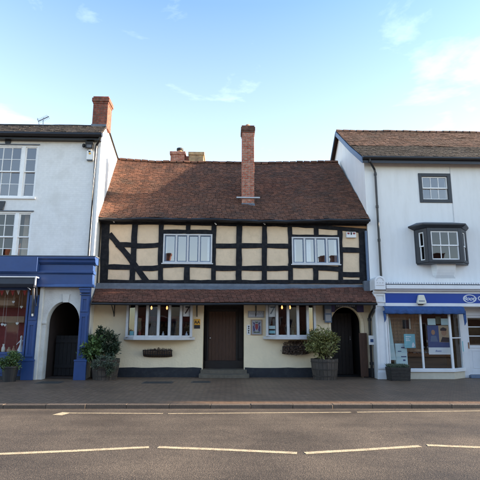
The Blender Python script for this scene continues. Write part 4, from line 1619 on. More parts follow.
def barrel(px, w_px, py0, py1, Y, label):
    c = P(px, py1, Y)
    s = 0.0345
    r1, r0 = w_px * s / 2, w_px * s / 2 * 0.84
    h = PZ(px, py0, Y - r1) - 0.0
    t = thing('barrel_planter', label, 'planter', (c.x, Y, 0), 'half-barrel planters on the pavement')
    mb = MB()
    n = 20
    for k in range(n):
        a0, a1 = 2 * math.pi * (k + 0.03) / n, 2 * math.pi * (k + 0.97) / n
        dz = random.uniform(-0.008, 0.008)
        prof = [(r0, 0.0), (r0 + (r1 - r0) * 0.6, h * 0.45), (r1, h + dz)]
        for (ra, za), (rb, zb_) in zip(prof[:-1], prof[1:]):
            for (q0, q1) in ((1.0, 0.93),):
                A = [(c.x + ra * q0 * math.cos(a0), Y + ra * q0 * math.sin(a0), za), (c.x + ra * q0 * math.cos(a1), Y + ra * q0 * math.sin(a1), za),
                     (c.x + ra * q1 * math.cos(a1), Y + ra * q1 * math.sin(a1), za), (c.x + ra * q1 * math.cos(a0), Y + ra * q1 * math.sin(a0), za)]
                B = [(c.x + rb * q0 * math.cos(a0), Y + rb * q0 * math.sin(a0), zb_), (c.x + rb * q0 * math.cos(a1), Y + rb * q0 * math.sin(a1), zb_),
                     (c.x + rb * q1 * math.cos(a1), Y + rb * q1 * math.sin(a1), zb_), (c.x + rb * q1 * math.cos(a0), Y + rb * q1 * math.sin(a0), zb_)]
                mb.hexa(A + B)
    mb.lathe([(r0 * 0.93, 0.02), (r0 * 0.93, 0.04)], (c.x, Y, 0), 20)
    put('staves', mb, M['barrel'], t)
    for zz in (0.12, h * 0.5, h * 0.86):
        rr_ = r0 + (r1 - r0) * (0.6 * zz / (h * 0.45) if zz < h * 0.45 else 0.6 + 0.4 * (zz - h * 0.45) / (h * 0.55)) + 0.006
        mb = MB()
        nn = 32
        vs, fs = [], []
        for k in range(nn):
            a = 2 * math.pi * k / nn
            for (q, z) in ((rr_, zz - 0.022), (rr_ + 0.004, zz + 0.022), (rr_ - 0.012, zz + 0.022), (rr_ - 0.012, zz - 0.022)):
                vs.append((c.x + q * math.cos(a), Y + q * math.sin(a), z))
        for k in range(nn):
            k2 = (k + 1) % nn
            for j in range(4):
                fs.append((k * 4 + j, k2 * 4 + j, k2 * 4 + (j + 1) % 4, k * 4 + (j + 1) % 4))
        mb.add(vs, fs)
        put('hoop', mb, M['hoop'], t)
    mb = MB()
    mb.lathe([(r1 * 0.9, h - 0.09), (r1 * 0.5, h - 0.06), (0.02, h - 0.05)], (c.x, Y, 0), 20)
    put('soil', mb, M['soil'], t)
    return c.x, h, r1


def bush(name, label, cx, Y, z0, lobes, m, size, seed, stems=7, cat='shrub'):
    """lobes: (photo x, photo y, rx px, ry px, leaf count) at depth Y"""
    rnd = random.Random(seed)
    t = thing(name, label, cat, (cx, Y, z0))
    st, lf = MB(), MB()
    for (px, py, rx, ry, n) in lobes:
        c = P(px, py, Y)
        s = 0.0347
        cs = leaves(lf, (c.x, Y, c.z), (rx * s, min(rx, 11) * s * 0.9, ry * s), n, size, rnd, clumps=max(6, n // 70), spread=0.22, lim=1.5)
        for p in rnd.sample(cs, min(len(cs), stems)):
            b = Vector((cx + rnd.uniform(-0.08, 0.08), Y + rnd.uniform(-0.08, 0.08), z0))
            mid = b.lerp(p, 0.5) + Vector((rnd.uniform(-0.05, 0.05), rnd.uniform(-0.05, 0.05), 0.05))
            st.tube([b, mid, p], [0.016, 0.011, 0.005], 5)
    for (px, py, rx, ry, n) in lobes:        # loose shoots beyond the clumps
        c = P(px, py, Y)
        for _ in range(max(2, n // 130)):
            dr_ = Vector((rnd.gauss(0, 0.7), rnd.gauss(-0.2, 0.5), rnd.gauss(0.6, 0.5))).normalized()
            e0 = Vector((c.x, Y, c.z)) + Vector((dr_.x * rx, dr_.y * min(rx, 11), dr_.z * ry)) * 0.0347 * 0.6
            e1 = Vector((c.x, Y, c.z)) + Vector((dr_.x * rx, dr_.y * min(rx, 11), dr_.z * ry)) * 0.0347 * rnd.uniform(1.15, 1.5)
            bend = Vector((rnd.uniform(-0.04, 0.04), rnd.uniform(-0.04, 0.04), 0.02))
            st.tube([e0, e0.lerp(e1, 0.5) + bend, e1], [0.006, 0.005, 0.003], 5)
            for k in range(11):
                u = 0.2 + 0.8 * k / 10
                p = e0.lerp(e1, u) + bend * math.sin(math.pi * u)
                d = (dr_ * 0.6 + Vector((rnd.gauss(0, 1), rnd.gauss(0, 1), rnd.gauss(0, 0.7)))).normalized()
                sd_ = d.cross(Vector((rnd.gauss(0, 1), rnd.gauss(0, 1), rnd.gauss(0, 1)))).normalized()
                Ls = size * rnd.uniform(0.6, 1.2)
                lf.add([p, p + d * Ls * 0.45 + sd_ * Ls * 0.2, p + d * Ls, p + d * Ls * 0.45 - sd_ * Ls * 0.2], [(0, 1, 2), (0, 2, 3)])
    put('foliage', lf, M[m], t)
    put('stem', st, M['twig'], t)
    return t


YB = -0.62
cx, h, r1 = barrel(325, 27.5, 359.5, 381, YB, 'weathered half-barrel planter beside the small archway holding a yellow-green bush')
bush('potted_bush', 'round yellow-green bush in the half barrel by the small archway', cx, YB, h - 0.08, [(322, 343, 12.5, 12, 2100), (313, 345, 7, 9, 500), (331, 341, 6, 7, 450), (321, 354, 7, 6, 350)], 'leaf_olive', 0.105, 31)
YB2 = -0.72
cx, h, r1 = barrel(104.5, 27.5, 359.5, 381, YB2, 'weathered half-barrel planter beside the blue pilaster holding three shrubs')
bush('broad_leaved_shrub', 'bright broad-leaved shrub leaning over the blue pilaster', cx - 0.15, YB2 - 0.05, h - 0.08, [(90, 347, 8.5, 10, 800), (97, 352, 7, 8, 500), (86, 355, 4, 5, 160)], 'leaf_bright', 0.15, 32)
bush('dark_evergreen_shrub', 'dark upright evergreen shrub against the cream wall', cx + 0.1, YB2 + 0.12, h - 0.08, [(107, 346, 8, 11.5, 1400), (114, 345, 6, 9, 800), (102, 336, 4, 8, 350), (100.5, 330, 1.5, 4, 50), (110, 354, 9, 6, 700)], 'leaf_dark', 0.085, 33)
bush('trailing_shrub', 'grey-green shrub trailing over the front of the half barrel', cx + 0.1, YB2 - 0.4, h - 0.1, [(105, 362, 10, 5, 900), (109, 366, 5, 7, 500), (99, 363, 5, 5, 350)], 'leaf_grey', 0.065, 34, stems=4)

# ================================================================== WHITE BRICK SHOP (blue shopfront)
YW = -0.85                                   # its upper wall
YF = -1.0                                    # its shopfront
lsh = thing('white_brick_shop', 'tall white painted brick shop with a royal blue shopfront and a corner chimney', 'shop', (-7, YW, 0))
LX1 = PX(97.0, 200, YW)
LX0 = -15.0
LZE = PZ(50, 132.6, YW - 0.28)
ZFT = PZ(50, 257.3, YF)
RYL = YW + 0.95
rz = PZ(50, 124.6, RYL)
LYB = 3.6                                   # rear eaves of the front range
LZB = PZ(118.5, 161, LYB)
LXB = PX(118.2, 160, LYB)                     # the plot narrows towards the back


def side_x(y):
    return LX1 + (LXB - LX1) * (y - YW) / (LYB - YW)


ucx = PX(5.1, 172, YW)
sc = PX(15.1, 172, YW) - PX(5.1, 172, YW)
sc /= 10.0                                   # metres per photo pixel on this wall
uz0, uz1 = PZ(18, 197.5, YW), PZ(18, 145, YW)
lz0, lz1 = PZ(18, 262, YW), PZ(18, 211.5, YW)
half = 31.5 * sc
holes = [(ucx - half, ucx + half, uz0, uz1), (ucx - half, ucx + half, lz0, lz1)]
mb = MB()
wall_holes(mb, LX0, LX1, ZFT - 0.3, LZE + 0.05, holes, YW, YW + 0.3)
put('wall', mb, M['white_brick'], lsh)
mb = MB()
mb.box(LX0, LXB - 0.31, LYB - 0.3, LYB, 0, LZB)
mb.box(LX0, LX0 + 0.3, YW + 0.31, LYB - 0.31, 0, LZB)
put('rear_wall', mb, M['white_brick'], lsh)
f, wd, hg = slope_fn((LX0, YW - 0.28, LZE + 0.02), (LX1 + 0.06, YW - 0.28, LZE - 0.02), (LX0, RYL, rz), (side_x(RYL) + 0.06, RYL, rz), sag=0.02, wob=0.03, seed=8)
rf = put('roof', sheet(f, -0.03), M['roof_under'], lsh)
put('roof_tile', tiles(f, wd, hg, 0.13, 0.19, seed=8), M['dark_tile'], rf)['kind'] = 'stuff'
mb = MB()
mb.quad((LX0, LYB + 0.1, LZB), (LX0, RYL, rz), (side_x(RYL) + 0.06, RYL, rz), (LXB + 0.05, LYB + 0.1, LZB))
put('rear_slope', mb, M['dark_tile'], rf)
mb = MB()
zroof = LZE + (rz - LZE) * (0.30 + 0.28) / (RYL - YW + 0.28) - 0.05
prof = [(YW + 0.302, 0), (LYB, 0), (LYB, LZB - 0.03), (RYL, rz - 0.05), (YW + 0.302, zroof)]
mb.add([(side_x(y) - 0.29, y, z) for y, z in prof] + [(side_x(y), y, z) for y, z in prof],
       [(0, 1, 2, 3, 4), (9, 8, 7, 6, 5)] + [(k, k + 5, (k + 1) % 5 + 5, (k + 1) % 5) for k in range(5)])
put('gable', mb, M['white_brick'], lsh)
mb = MB()
zg = LZE - 0.03
mb.profile_x([(YW - 0.37, zg + 0.02), (YW - 0.39, zg - 0.06), (YW - 0.34, zg - 0.13), (YW - 0.27, zg - 0.13), (YW - 0.24, zg - 0.06), (YW - 0.25, zg + 0.02)], LX0, LX1 + 0.12)
mb.box(LX0, LX1 + 0.02, YW - 0.235, YW - 0.005, zg - 0.2, zg + 0.0)
put('gutter', mb, M['black'], lsh)
mb = MB()
pa = P(97.6, 146, YW - 0.07)
mb.tube([(LX1 + 0.06, YW - 0.3, zg - 0.1), (LX1 + 0.02, YW - 0.26, zg - 0.22), (LX1 - 0.12, YW - 0.09, zg - 0.36), (LX1 - 0.14, YW - 0.075, zg - 0.5), (LX1 - 0.14, YW - 0.075, ZFT - 0.02)], 0.042, 10)
put('downpipe', mb, M['black'], lsh)
mb = MB()                                     # quoin strip and light cable beside the pipe
mb.box(LX1 - 0.09, LX1 + 0.015, YW - 0.012, YW + 0.1, ZFT, zg - 0.2)
put('corner_strip', mb, M['white_paint'], lsh)
# chimney on the end gable
chy = RYL - 0.22
chx1 = side_x(chy) + 0.05
chx0 = chx1 - (PX(112.3, 115, chy) - PX(97.3, 115, chy))
chz = PZ(105, 96.5, chy)
c2 = put('chimney', MB(), M['brick'], lsh)
mb = MB()
chimney_shaft(mb, chx0, chx1 - 0.006, chy, chy + 0.6, rz - 0.16, chz, over=0.05)
put('brick_stack', mb, M['brick'], c2, bevel=0.008)
mb = MB()
mb.lathe([(0.14, 0), (0.13, 0.08), (0.10, 0.12), (0.09, 0.16)], ((chx0 + chx1) / 2 + 0.02, chy + 0.35, chz - 0.01), 16)
put('pot', mb, M['stoneware'], c2)
mb = MB()
zfl = LZE + (rz - LZE) * (chy - YW + 0.28) / (RYL - YW + 0.28)
mb.box(chx0 - 0.02, chx1 - 0.02, chy - 0.03, chy + 0.1, zfl - 0.05, zfl + 0.1)
put('flashing', mb, M['lead'], c2)

for hi, (x0, x1, z0, z1) in enumerate(holes):
    w = put('window', MB(), M['white_paint'], lsh)
    fr, br, gl = MB(), MB(), MB()
    ys = YW + 0.05
    ring_frame(fr, x0, x1, z0, z1, 0.06, ys - 0.035, ys + 0.12, wb=0.05)
    cs = 14.6 * sc
    fr.box(ucx - cs - 0.13, ucx - cs, ys - 0.036, ys + 0.12, z0 + 0.05, z1 - 0.06)
    fr.box(ucx + cs, ucx + cs + 0.13, ys - 0.036, ys + 0.12, z0 + 0.05, z1 - 0.06)
    sash(fr, br, gl, ucx - cs, ucx + cs, z0 + 0.05, z1 - 0.06, 3, 4, ys)
    sash(fr, br, gl, ucx + cs + 0.13, x1 - 0.06, z0 + 0.05, z1 - 0.06, 1, 4, ys, st=0.045)
    sash(fr, br, gl, x0 + 0.06, ucx - cs - 0.13, z0 + 0.05, z1 - 0.06, 1, 4, ys, st=0.045)
    put('frame', fr, M['white_paint'], w, bevel=0.004)
    put('glazing_bar', br, M['white_paint'], w)
    put('glass', gl, M['glass_sash'] if hi == 0 else M['glass'], w)
    s = MB()
    s.box(x0 - 0.06, x1 + 0.06, YW - 0.06, YW + 0.03, z0 - 0.06, z0 + 0.003)
    put('sill', s, M['white_paint'], w, bevel=0.006)
    s = MB()
    s.box(x0 - 0.02, x1 + 0.04, YW - 0.03, YW + 0.01, z1 - 0.003, z1 + 0.035)  # thin dark strip along the window head
    put('head_strip', s, M['lead'], w)
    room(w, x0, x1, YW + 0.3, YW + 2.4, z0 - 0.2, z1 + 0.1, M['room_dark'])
for k, zt in enumerate((uz1, lz1)):
    mb = MB()
    kx = ucx
    mb.prism([(kx - 0.09, zt + 0.04), (kx + 0.09, zt + 0.04), (kx + 0.14, zt + 0.37), (kx - 0.14, zt + 0.37)], YW - 0.05, YW + 0.0)
    put('keystone', mb, M['darkblack_frame'], lsh, bevel=0.006)
# curtain in the first-floor side light
mb = MB()
x0, x1 = ucx + 14.6 * sc + 0.18, ucx + half - 0.08
n = 16
vs = []
for i in range(n + 1):
    t = i / n
    yy = YW + 0.30 + 0.02 * math.sin(i * 2.1)
    vs += [(x0 + (x1 - x0) * t, yy, lz0 - 0.1), (x0 + (x1 - x0) * (0.05 + 0.5 * t), yy + 0.02, (lz0 + lz1) / 2 + 0.2), (x0 + (x1 - x0) * (0.1 + 0.4 * t), yy, lz1)]
mb.add(vs, [(3 * i + a, 3 * i + 3 + a, 3 * i + 4 + a, 3 * i + 1 + a) for i in range(n) for a in (0, 1)])
tag(put('curtain', mb, M['curtain'], loc=(x0, YW + 0.3, lz0)), 'beige curtain gathered in the narrow side light above the blue fascia', 'curtain')
mb = MB()
xo = ucx + 8.5 * sc
mb.add([(xo, YW + 0.34, lz0 - 0.1), (xo + 0.32, YW + 0.34, lz0 - 0.1), (xo + 0.34, YW + 0.36, lz0 + 0.75), (xo + 0.18, YW + 0.34, lz0 + 0.42)], [(0, 1, 2, 3)])
mb.add([(xo, YW + 0.37, lz0 - 0.1), (xo + 0.32, YW + 0.37, lz0 - 0.1), (xo + 0.34, YW + 0.39, lz0 + 0.75), (xo + 0.18, YW + 0.37, lz0 + 0.42)], [(3, 2, 1, 0)])
tag(put('curtain', mb, M['orange'], loc=(xo, YW + 0.34, lz0)), 'orange curtain pulled aside in the main sash above the blue fascia', 'curtain')

# --- blue shopfront
sf = put('shopfront', MB(), M['blue'], lsh)
fx1 = PX(96.5, 262, YF - 0.1)
fz = lambda y: PZ(50, y, YF - 0.1)
mb = MB()
mb.box(LX0, fx1 - 0.10, YF - 0.10, YW, fz(287.0), fz(263))
mb.profile_x([(YW, fz(257.2)), (YF - 0.30, fz(257.2)), (YF - 0.30, fz(259.2)), (YF - 0.24, fz(260.5)), (YF - 0.22, fz(262.6)), (YF - 0.13, fz(264.5)), (YW, fz(264.5))], LX0, fx1)
mb.profile_x([(YW, fz(270.8)), (YF - 0.17, fz(270.8)), (YF - 0.17, fz(272.8)), (YF - 0.13, fz(274)), (YW, fz(274))], LX0, fx1 - 0.06)
mb.profile_x([(YW, fz(284.2)), (YF - 0.13, fz(284.2)), (YF - 0.16, fz(286.9)), (YW, fz(286.9))][::-1], LX0, fx1 - 0.06)
put('cornice', mb, M['blue'], sf, bevel=0.006)
mb = MB()
mb.box(LX0, PX(37.5, 266, YF - 0.3), YF - 0.345, YF - 0.12, fz(272.5), fz(258.2))
put('signboard', mb, M['blue'], sf, bevel=0.008)
mb = MB()
mb.box(LX0, fx1 + 0.02, YF - 0.32, YW, fz(257.15), fz(256.4))
put('lead_flashing', mb, M['lead'], sf)


def pilaster(pa, pb, ya, yb, parent, cap=True):
    """pa..pb are the photo x of the shaft at mid height"""
    ym = (ya + yb) / 2
    x0, x1 = PX(pa, ym, YF), PX(pb, ym, YF)
    z1 = PZ((pa + pb) / 2, ya, YF)
    mb = MB()
    w = x1 - x0
    mb.box(x0, x1, YF, YW + 0.02, 0.0, z1)
    zb = 0.60
    mb.box(x0 - 0.05, x1 + 0.05, YF - 0.07, YF - 0.001, 0.0, zb)
    mb.box(x0 - 0.06, x1 + 0.06, YF - 0.085, YF - 0.001, zb + 0.001, zb + 0.06)
    for (a, b) in ((zb + 0.14, z1 - 0.95), (z1 - 0.85, z1 - 0.35)):
        ring_frame(mb, x0 + 0.02, x1 - 0.02, a, b, 0.07, YF - 0.028, YF - 0.001)
    if cap:
        mb.box(x0 - 0.03, x1 + 0.03, YF - 0.05, YF - 0.001, z1 - 0.28, z1 - 0.24)
        mb.box(x0 - 0.02, x1 + 0.02, YF - 0.10, YF - 0.001, z1 - 0.20, z1 - 0.02)
        mb.box(x0 - 0.05, x1 + 0.05, YF - 0.13, YF - 0.001, z1 - 0.1, z1 - 0.04)
    return put('pilaster', mb, M['blue'], parent, bevel=0.006)


pilaster(78.3, 87.2, 287, 380, sf)
pilaster(26.3, 35.3, 295, 380, sf, cap=False)
# white arch wall of the side passage
bx0, bx1 = PX(35.3, 337, YF) + 0.003, PX(78.3, 334, YF) - 0.003
qx0, qx1 = PX(43.8, 350, YW - 0.02), PX(78.6, 334, YW - 0.02)
lsz, ltz = PZ(61, 323, YW - 0.02), PZ(61, 301.6, YW - 0.02)
mb = MB()
arch_wall(mb, bx0, bx1 + 0.25, 0.0, fz(287) + 0.05, qx0, qx1, lsz, ltz, YW - 0.02, YW + 0.3)
put('passage_arch', mb, M['old_white'], lsh)
mb = MB()
mb.box(bx0 + 0.01, bx0 + 0.13, YF + 0.02, YW - 0.021, 0, fz(287))
mb.box(bx0 + 0.02, qx0 + 0.03, YW - 0.06, YW - 0.021, lsz - 0.03, lsz + 0.06)
kx = (qx0 + qx1) / 2 + 0.05
mb.prism([(kx - 0.09, ltz - 0.03), (kx + 0.09, ltz - 0.03), (kx + 0.13, ltz + 0.26), (kx - 0.13, ltz + 0.26)], YW - 0.06, YW - 0.021)
put('arch_trim', mb, M['old_white'], lsh, bevel=0.01)
room(lsh, qx0 - 0.1, qx1 + 0.1, YW + 0.3, 5.0, 0.012, ltz + 0.05, M['room'], 'passage')
gt_ = thing('passage_gate', 'low black boarded gate standing in the arched passage', 'gate', ((qx0 + qx1) / 2, 0.2, 0))
mb = MB()
gh = PZ(61, 335.5, 0.2)
n = 8
for k in range(n):
    a, b = qx0 + (qx1 - qx0) * k / n, qx0 + (qx1 - qx0) * (k + 1) / n
    mb.box(a + 0.004, b - 0.004, 0.2, 0.23, 0.03, gh)
put('board', mb, M['black_matt'], gt_)
mb = MB()
for z in (0.3, gh - 0.25):
    mb.box(qx0 + 0.01, qx1 - 0.01, 0.165, 0.199, z, z + 0.11)
put_each('ledge', mb, M['black_matt'], gt_)

# --- display window
wx0, wx1 = LX0 + 2, PX(26.3, 330, YF) - 0.002
wz0, wz1 = PZ(13, 352, YF), PZ(13, 288.5, YF)
mb = MB()
ring_frame(mb, wx0, wx1, wz0 - 0.09, wz1 + 0.02, 0.07, YF - 0.01, YF + 0.08, wb=0.09)
put('window_frame', mb, M['blue'], sf, bevel=0.006)
mb = MB()
mb.quad((wx0, YF + 0.03, wz0), (wx1, YF + 0.03, wz0), (wx1, YF + 0.032, wz1), (wx0, YF + 0.032, wz1))
put('glass', mb, M['glass_shop'], sf)
mb = MB()
mb.box(wx0, wx1, YF + 0.005, YF + 0.1, 0.12, wz0 - 0.09)
ring_frame(mb, PX(-30, 365, YF), PX(22.5, 365, YF), 0.22, wz0 - 0.16, 0.07, YF - 0.02, YF + 0.004)
put('stallriser', mb, M['blue'], sf, bevel=0.006)
mb = MB()
mb.box(wx0, wx1, YF - 0.005, YF + 0.1, 0.0, 0.119)
put('plinth', mb, M['plinth'], sf)
mb = MB()
mb.box(wx0, wx1 + 0.02, YF - 0.02, YF + 0.07, wz1 + 0.02, fz(287) + 0.1)
put('window_head', mb, M['blue'], sf)
room(sf, wx0, wx1 + 0.2, YF + 0.1, YF + 1.6, wz0 - 0.05, fz(288), M['room_warm'], 'display_space')
# awning cassette with its folded arms
aw = thing('folded_awning', 'dark rolled-up shop awning box with folded arms over the display window', 'awning', (-9, YF - 0.2, wz1))
ax1_ = PX(36.8, 282, YF - 0.3)
za, zb_ = PZ(18, 277.0, YF - 0.4), PZ(18, 287.2, YF - 0.3)
mb = MB(); mb.profile_x([(YF - 0.18, zb_), (YF - 0.38, zb_ - 0.01), (YF - 0.43, zb_ + 0.1), (YF - 0.40, za - 0.02), (YF - 0.18, za - 0.02)], LX0, ax1_ - 0.05); put('cassette', mb, M['navy'], aw, bevel=0.01)
mb = MB(); mb.box(LX0, ax1_ + 0.02, YF - 0.44, YF - 0.18, za - 0.018, za + 0.02); mb.box(ax1_ - 0.012, ax1_ + 0.02, YF - 0.44, YF - 0.39, zb_ + 0.06, za - 0.019); put('top_trim', mb, M['white_paint'], aw, bevel=0.004)
mb = MB()
a, b, c = P(25, 285 + 0, YF - 0.2), P(30.5, 290, YF - 0.25), P(32.4, 315, YF - 0.15)
a = P(25.0, 285.2, YF - 0.35)
mb.tube([P(33.5, 286, YF - 0.16), P(33.4, 302, YF - 0.16), P(32.6, 315.5, YF - 0.12)], 0.05, 8)
mb.tube([P(36.3, 286, YF - 0.12), P(37.0, 296, YF - 0.14), P(36.0, 306, YF - 0.12)], 0.04, 8)
put('folded_arm', mb, M['navy'], aw)
mb = MB(); mb.tube([P(25.0, 284.6 + 0, YF - 0.36), P(30.5, 289.8, YF - 0.33)], 0.018, 6); mb.tube([P(32.6, 313.8, YF - 0.17), P(32.7, 316.2, YF - 0.17)], 0.035, 8); put_each('arm_tip', mb, M['chrome'], aw)

# --- goods in the display window
bt = thing('bunting', 'string of red and white pennant bunting across the top of the shop window', 'bunting', (-8.5, YF + 0.2, 2.5))
yb_ = YF + 0.16
cord = []
for k, px in enumerate([-22, -16, -10, -4, 2, 7.5, 12.7, 18.5, 24.8]):
    mb = MB()
    p = P(px, 289.6 if k % 2 else 290.4, yb_)
    cord.append(Vector((p.x, yb_, p.z)))
    w, h = 0.075, 0.17 if k % 2 == 0 else 0.17
    mb.add([(p.x - w, yb_, p.z), (p.x + w, yb_, p.z), (p.x + 0.005, yb_ + 0.02, p.z - h * 1.1), (p.x - w, yb_ + 0.003, p.z), (p.x + w, yb_ + 0.003, p.z), (p.x + 0.005, yb_ + 0.023, p.z - h * 1.1)], [(0, 1, 2), (5, 4, 3)])
    put('pennant', mb, M['bunting_red'] if k % 2 == 0 else M['paper'], bt)
mb = MB(); mb.tube(cord, 0.008, 5); put('cord', mb, M['paper'], bt)
sx0, sx1 = PX(-20, 305, YF + 0.5), PX(14.5, 305, YF + 0.5)
t = thing('display_shelf', 'pale wooden box shelf hanging at the top of the shop window display', 'shelf', ((sx0 + sx1) / 2, YF + 0.5, 2))
z0, z1 = PZ(7, 305.5, YF + 0.5), PZ(7, 297.5, YF + 0.5)
mb = MB(); mb.box(sx0, sx1, YF + 0.5, YF + 0.75, z0, z0 + 0.02); mb.box(sx0, sx1, YF + 0.73, YF + 0.75, z0, z1); mb.box(sx1 - 0.02, sx1, YF + 0.5, YF + 0.729, z0 + 0.021, z1); mb.box(sx0, sx0 + 0.02, YF + 0.5, YF + 0.729, z0 + 0.021, z1); mb.box(sx0 + 0.021, sx1 - 0.021, YF + 0.49, YF + 0.51, z0 + 0.021, z0 + 0.18); put('board', mb, M['shelf'], t)
rr = random.Random(12)
x0, x1 = PX(-40, 325, YF + 1.2), PX(27, 325, YF + 1.2)
t = thing('red_backdrop', 'dark red cloth panel at the back of the shop window display', 'display panel', ((x0 + x1) / 2, YF + 1.2, wz0))
mb = MB(); mb.box(x0, x1, YF + 1.2, YF + 1.24, wz0, PZ(13, 307.5, YF + 1.2)); put('cloth', mb, M['cloth_red'], t)
mb = MB(); z0 = PZ(13, 322.5, YF + 0.9); mb.box(x0, x1, YF + 0.9, YF + 1.195, z0, z0 + 0.22); put('counter', mb, M['shelf'], t)
for (px, py, h, r, m_, nm, lab) in (
        (3.2, 349.5, 0.30, 0.06, 'stoneware', 'jar', 'cream jar standing lowest at the edge of the shop window display'), (9, 350, 0.20, 0.07, 'shelf', 'candle', 'squat brown candle on the shop window board'),
        (13.5, 350, 0.24, 0.05, 'terracotta', 'vase', 'slim terracotta vase on the shop window board beside the white figurine'), (25, 350, 0.22, 0.045, 'stoneware', 'jar', 'small cream jar beside the blue pilaster in the shop window')):
    p = P(px, py, YF + 0.35)
    mb = MB()
    mb.lathe([(r * 0.7, 0), (r, h * 0.3), (r * 0.9, h * 0.6), (r * 0.45, h * 0.8), (r * 0.6, h)], (p.x, YF + 0.35, wz0 - 0.05), 14)
    tag(put(nm, mb, M[m_], loc=(p.x, YF + 0.35, wz0), smooth=True), lab, nm)
p = P(20.5, 349, YF + 0.3)
t = thing('figurine', 'white flared figurine standing in the corner of the shop window', 'figurine', (p.x, YF + 0.3, wz0 - 0.05))
zf = wz0 - 0.05
mb = MB(); mb.lathe([(0.13, 0.0), (0.12, 0.06), (0.07, 0.18), (0.035, 0.30), (0.05, 0.40), (0.03, 0.46), (0.01, 0.47)], (p.x, YF + 0.3, zf), 16); put('dress', mb, M['paper'], t, smooth=True)
mb = MB(); mb.tube([(p.x - 0.04, YF + 0.3, zf + 0.40), (p.x - 0.14, YF + 0.28, zf + 0.28)], [0.018, 0.012], 8); mb.tube([(p.x + 0.04, YF + 0.3, zf + 0.40), (p.x + 0.13, YF + 0.28, zf + 0.47)], [0.018, 0.012], 8); put('arm', mb, M['paper'], t)
mb = MB(); mb.lathe([(0.012, 0.44), (0.04, 0.49), (0.045, 0.54), (0.03, 0.58), (0.005, 0.59)], (p.x, YF + 0.3, zf), 12); put('head', mb, M['paper'], t, smooth=True)
for (px, py, m_, lab) in ((2.2, 324.5, 'paper', 'white hanging heart nearest the edge of the shop window'), (5, 325, 'stoneware', 'cream hanging heart below the wooden box shelf'), (17.2, 323.5, 'paper', 'white hanging heart over the dark red cloth'), (21.5, 307, 'stoneware', 'cream hanging heart under the last pennant of the bunting'), (13.5, 302, 'paper', 'small white hanging heart beside the wooden box shelf')):
    p = P(px, py, YF + 0.4)
    t = thing('hanging_heart', lab, 'ornament', (p.x, YF + 0.4, p.z), 'ornaments hanging in the shop window')
    mb = MB()
    s_ = 0.055
    pts = []
    for k in range(16):
        a = 2 * math.pi * k / 16
        pts.append((p.x + s_ * 0.9 * (math.sin(a) ** 3), p.z + s_ * (13 * math.cos(a) - 5 * math.cos(2 * a) - 2 * math.cos(3 * a) - math.cos(4 * a)) / 16))
    mb.prism(pts[::-1], YF + 0.39, YF + 0.41)
    put('heart', mb, M[m_], t)
    mb = MB(); mb.tube([(p.x, YF + 0.4, p.z + s_ * 0.4), (p.x, YF + 0.4, PZ(13, 292, YF + 0.4))], 0.003, 4); put('thread', mb, M['paper'], t)

# flood light and alarm box on the brick
x0, x1, z0, z1 = rect(84.6, 141.8, 93.6, 149, YW - 0.1)
t = thing('flood_light', 'black flood light with a small sensor under the gutter of the white brick shop', 'flood light', ((x0 + x1) / 2, YW, z0))
mb = MB(); mb.hexa([(x0 + 0.05, YW - 0.16, z0), (x1, YW - 0.16, z0), (x1, YW - 0.03, z0 + 0.06), (x0 + 0.05, YW - 0.03, z0 + 0.06), (x0 + 0.05, YW - 0.22, z1 - 0.04), (x1, YW - 0.22, z1 - 0.04), (x1, YW - 0.03, z1), (x0 + 0.05, YW - 0.03, z1)]); put('housing', mb, M['black_matt'], t, bevel=0.01)
mb = MB(); mb.hexa([(x0 + 0.1, YW - 0.172, z0 + 0.035), (x1 - 0.05, YW - 0.172, z0 + 0.035), (x1 - 0.05, YW - 0.15, z0 + 0.035), (x0 + 0.1, YW - 0.15, z0 + 0.035), (x0 + 0.1, YW - 0.21, z1 - 0.07), (x1 - 0.05, YW - 0.21, z1 - 0.07), (x1 - 0.05, YW - 0.19, z1 - 0.07), (x0 + 0.1, YW - 0.19, z1 - 0.07)]); put('lens', mb, M['lead'], t)
mb = MB(); mb.lathe([(0.02, -0.08), (0.055, -0.05), (0.06, 0.03), (0.03, 0.06)], (x0 - 0.03, YW - 0.09, (z0 + z1) / 2), 12); mb.box(x0 - 0.03, x0 + 0.049, YW - 0.06, YW - 0.02, (z0 + z1) / 2 - 0.03, (z0 + z1) / 2 + 0.03); put('sensor', mb, M['black_matt'], t)
mb = MB(); xm = (x0 + x1) / 2 + 0.03; mb.box(xm - 0.04, xm + 0.04, YW - 0.1, YW, z0 - 0.12, z0 + 0.02); put('bracket', mb, M['grey_paint'], t)
x0, x1, z0, z1 = rect(86.6, 150.8, 93.2, 159.6, YW - 0.08)
t = thing('alarm_box', 'white alarm box with an amber spot under the flood light', 'alarm box', ((x0 + x1) / 2, YW, z0))
mb = MB(); mb.box(x0, x1, YW - 0.10, YW - 0.002, z0, z1); put('case', mb, M['paper'], t, bevel=0.015)
mb = MB(); mb.lathe([(0.001, 0), (0.04, 0), (0.04, 0.008), (0.001, 0.009)], (0, 0, 0), 14); mb.v = [((x0 + x1) / 2 + a, YW - 0.10 - c, z1 - 0.11 + b) for a, b, c in mb.v]; put('spot', mb, M['yellow'], t)
mb = MB(); mb.box(x0 + 0.02, x1 - 0.02, YW - 0.095, YW - 0.01, z0 - 0.03, z0 - 0.001); put('strobe', mb, M['lead'], t)

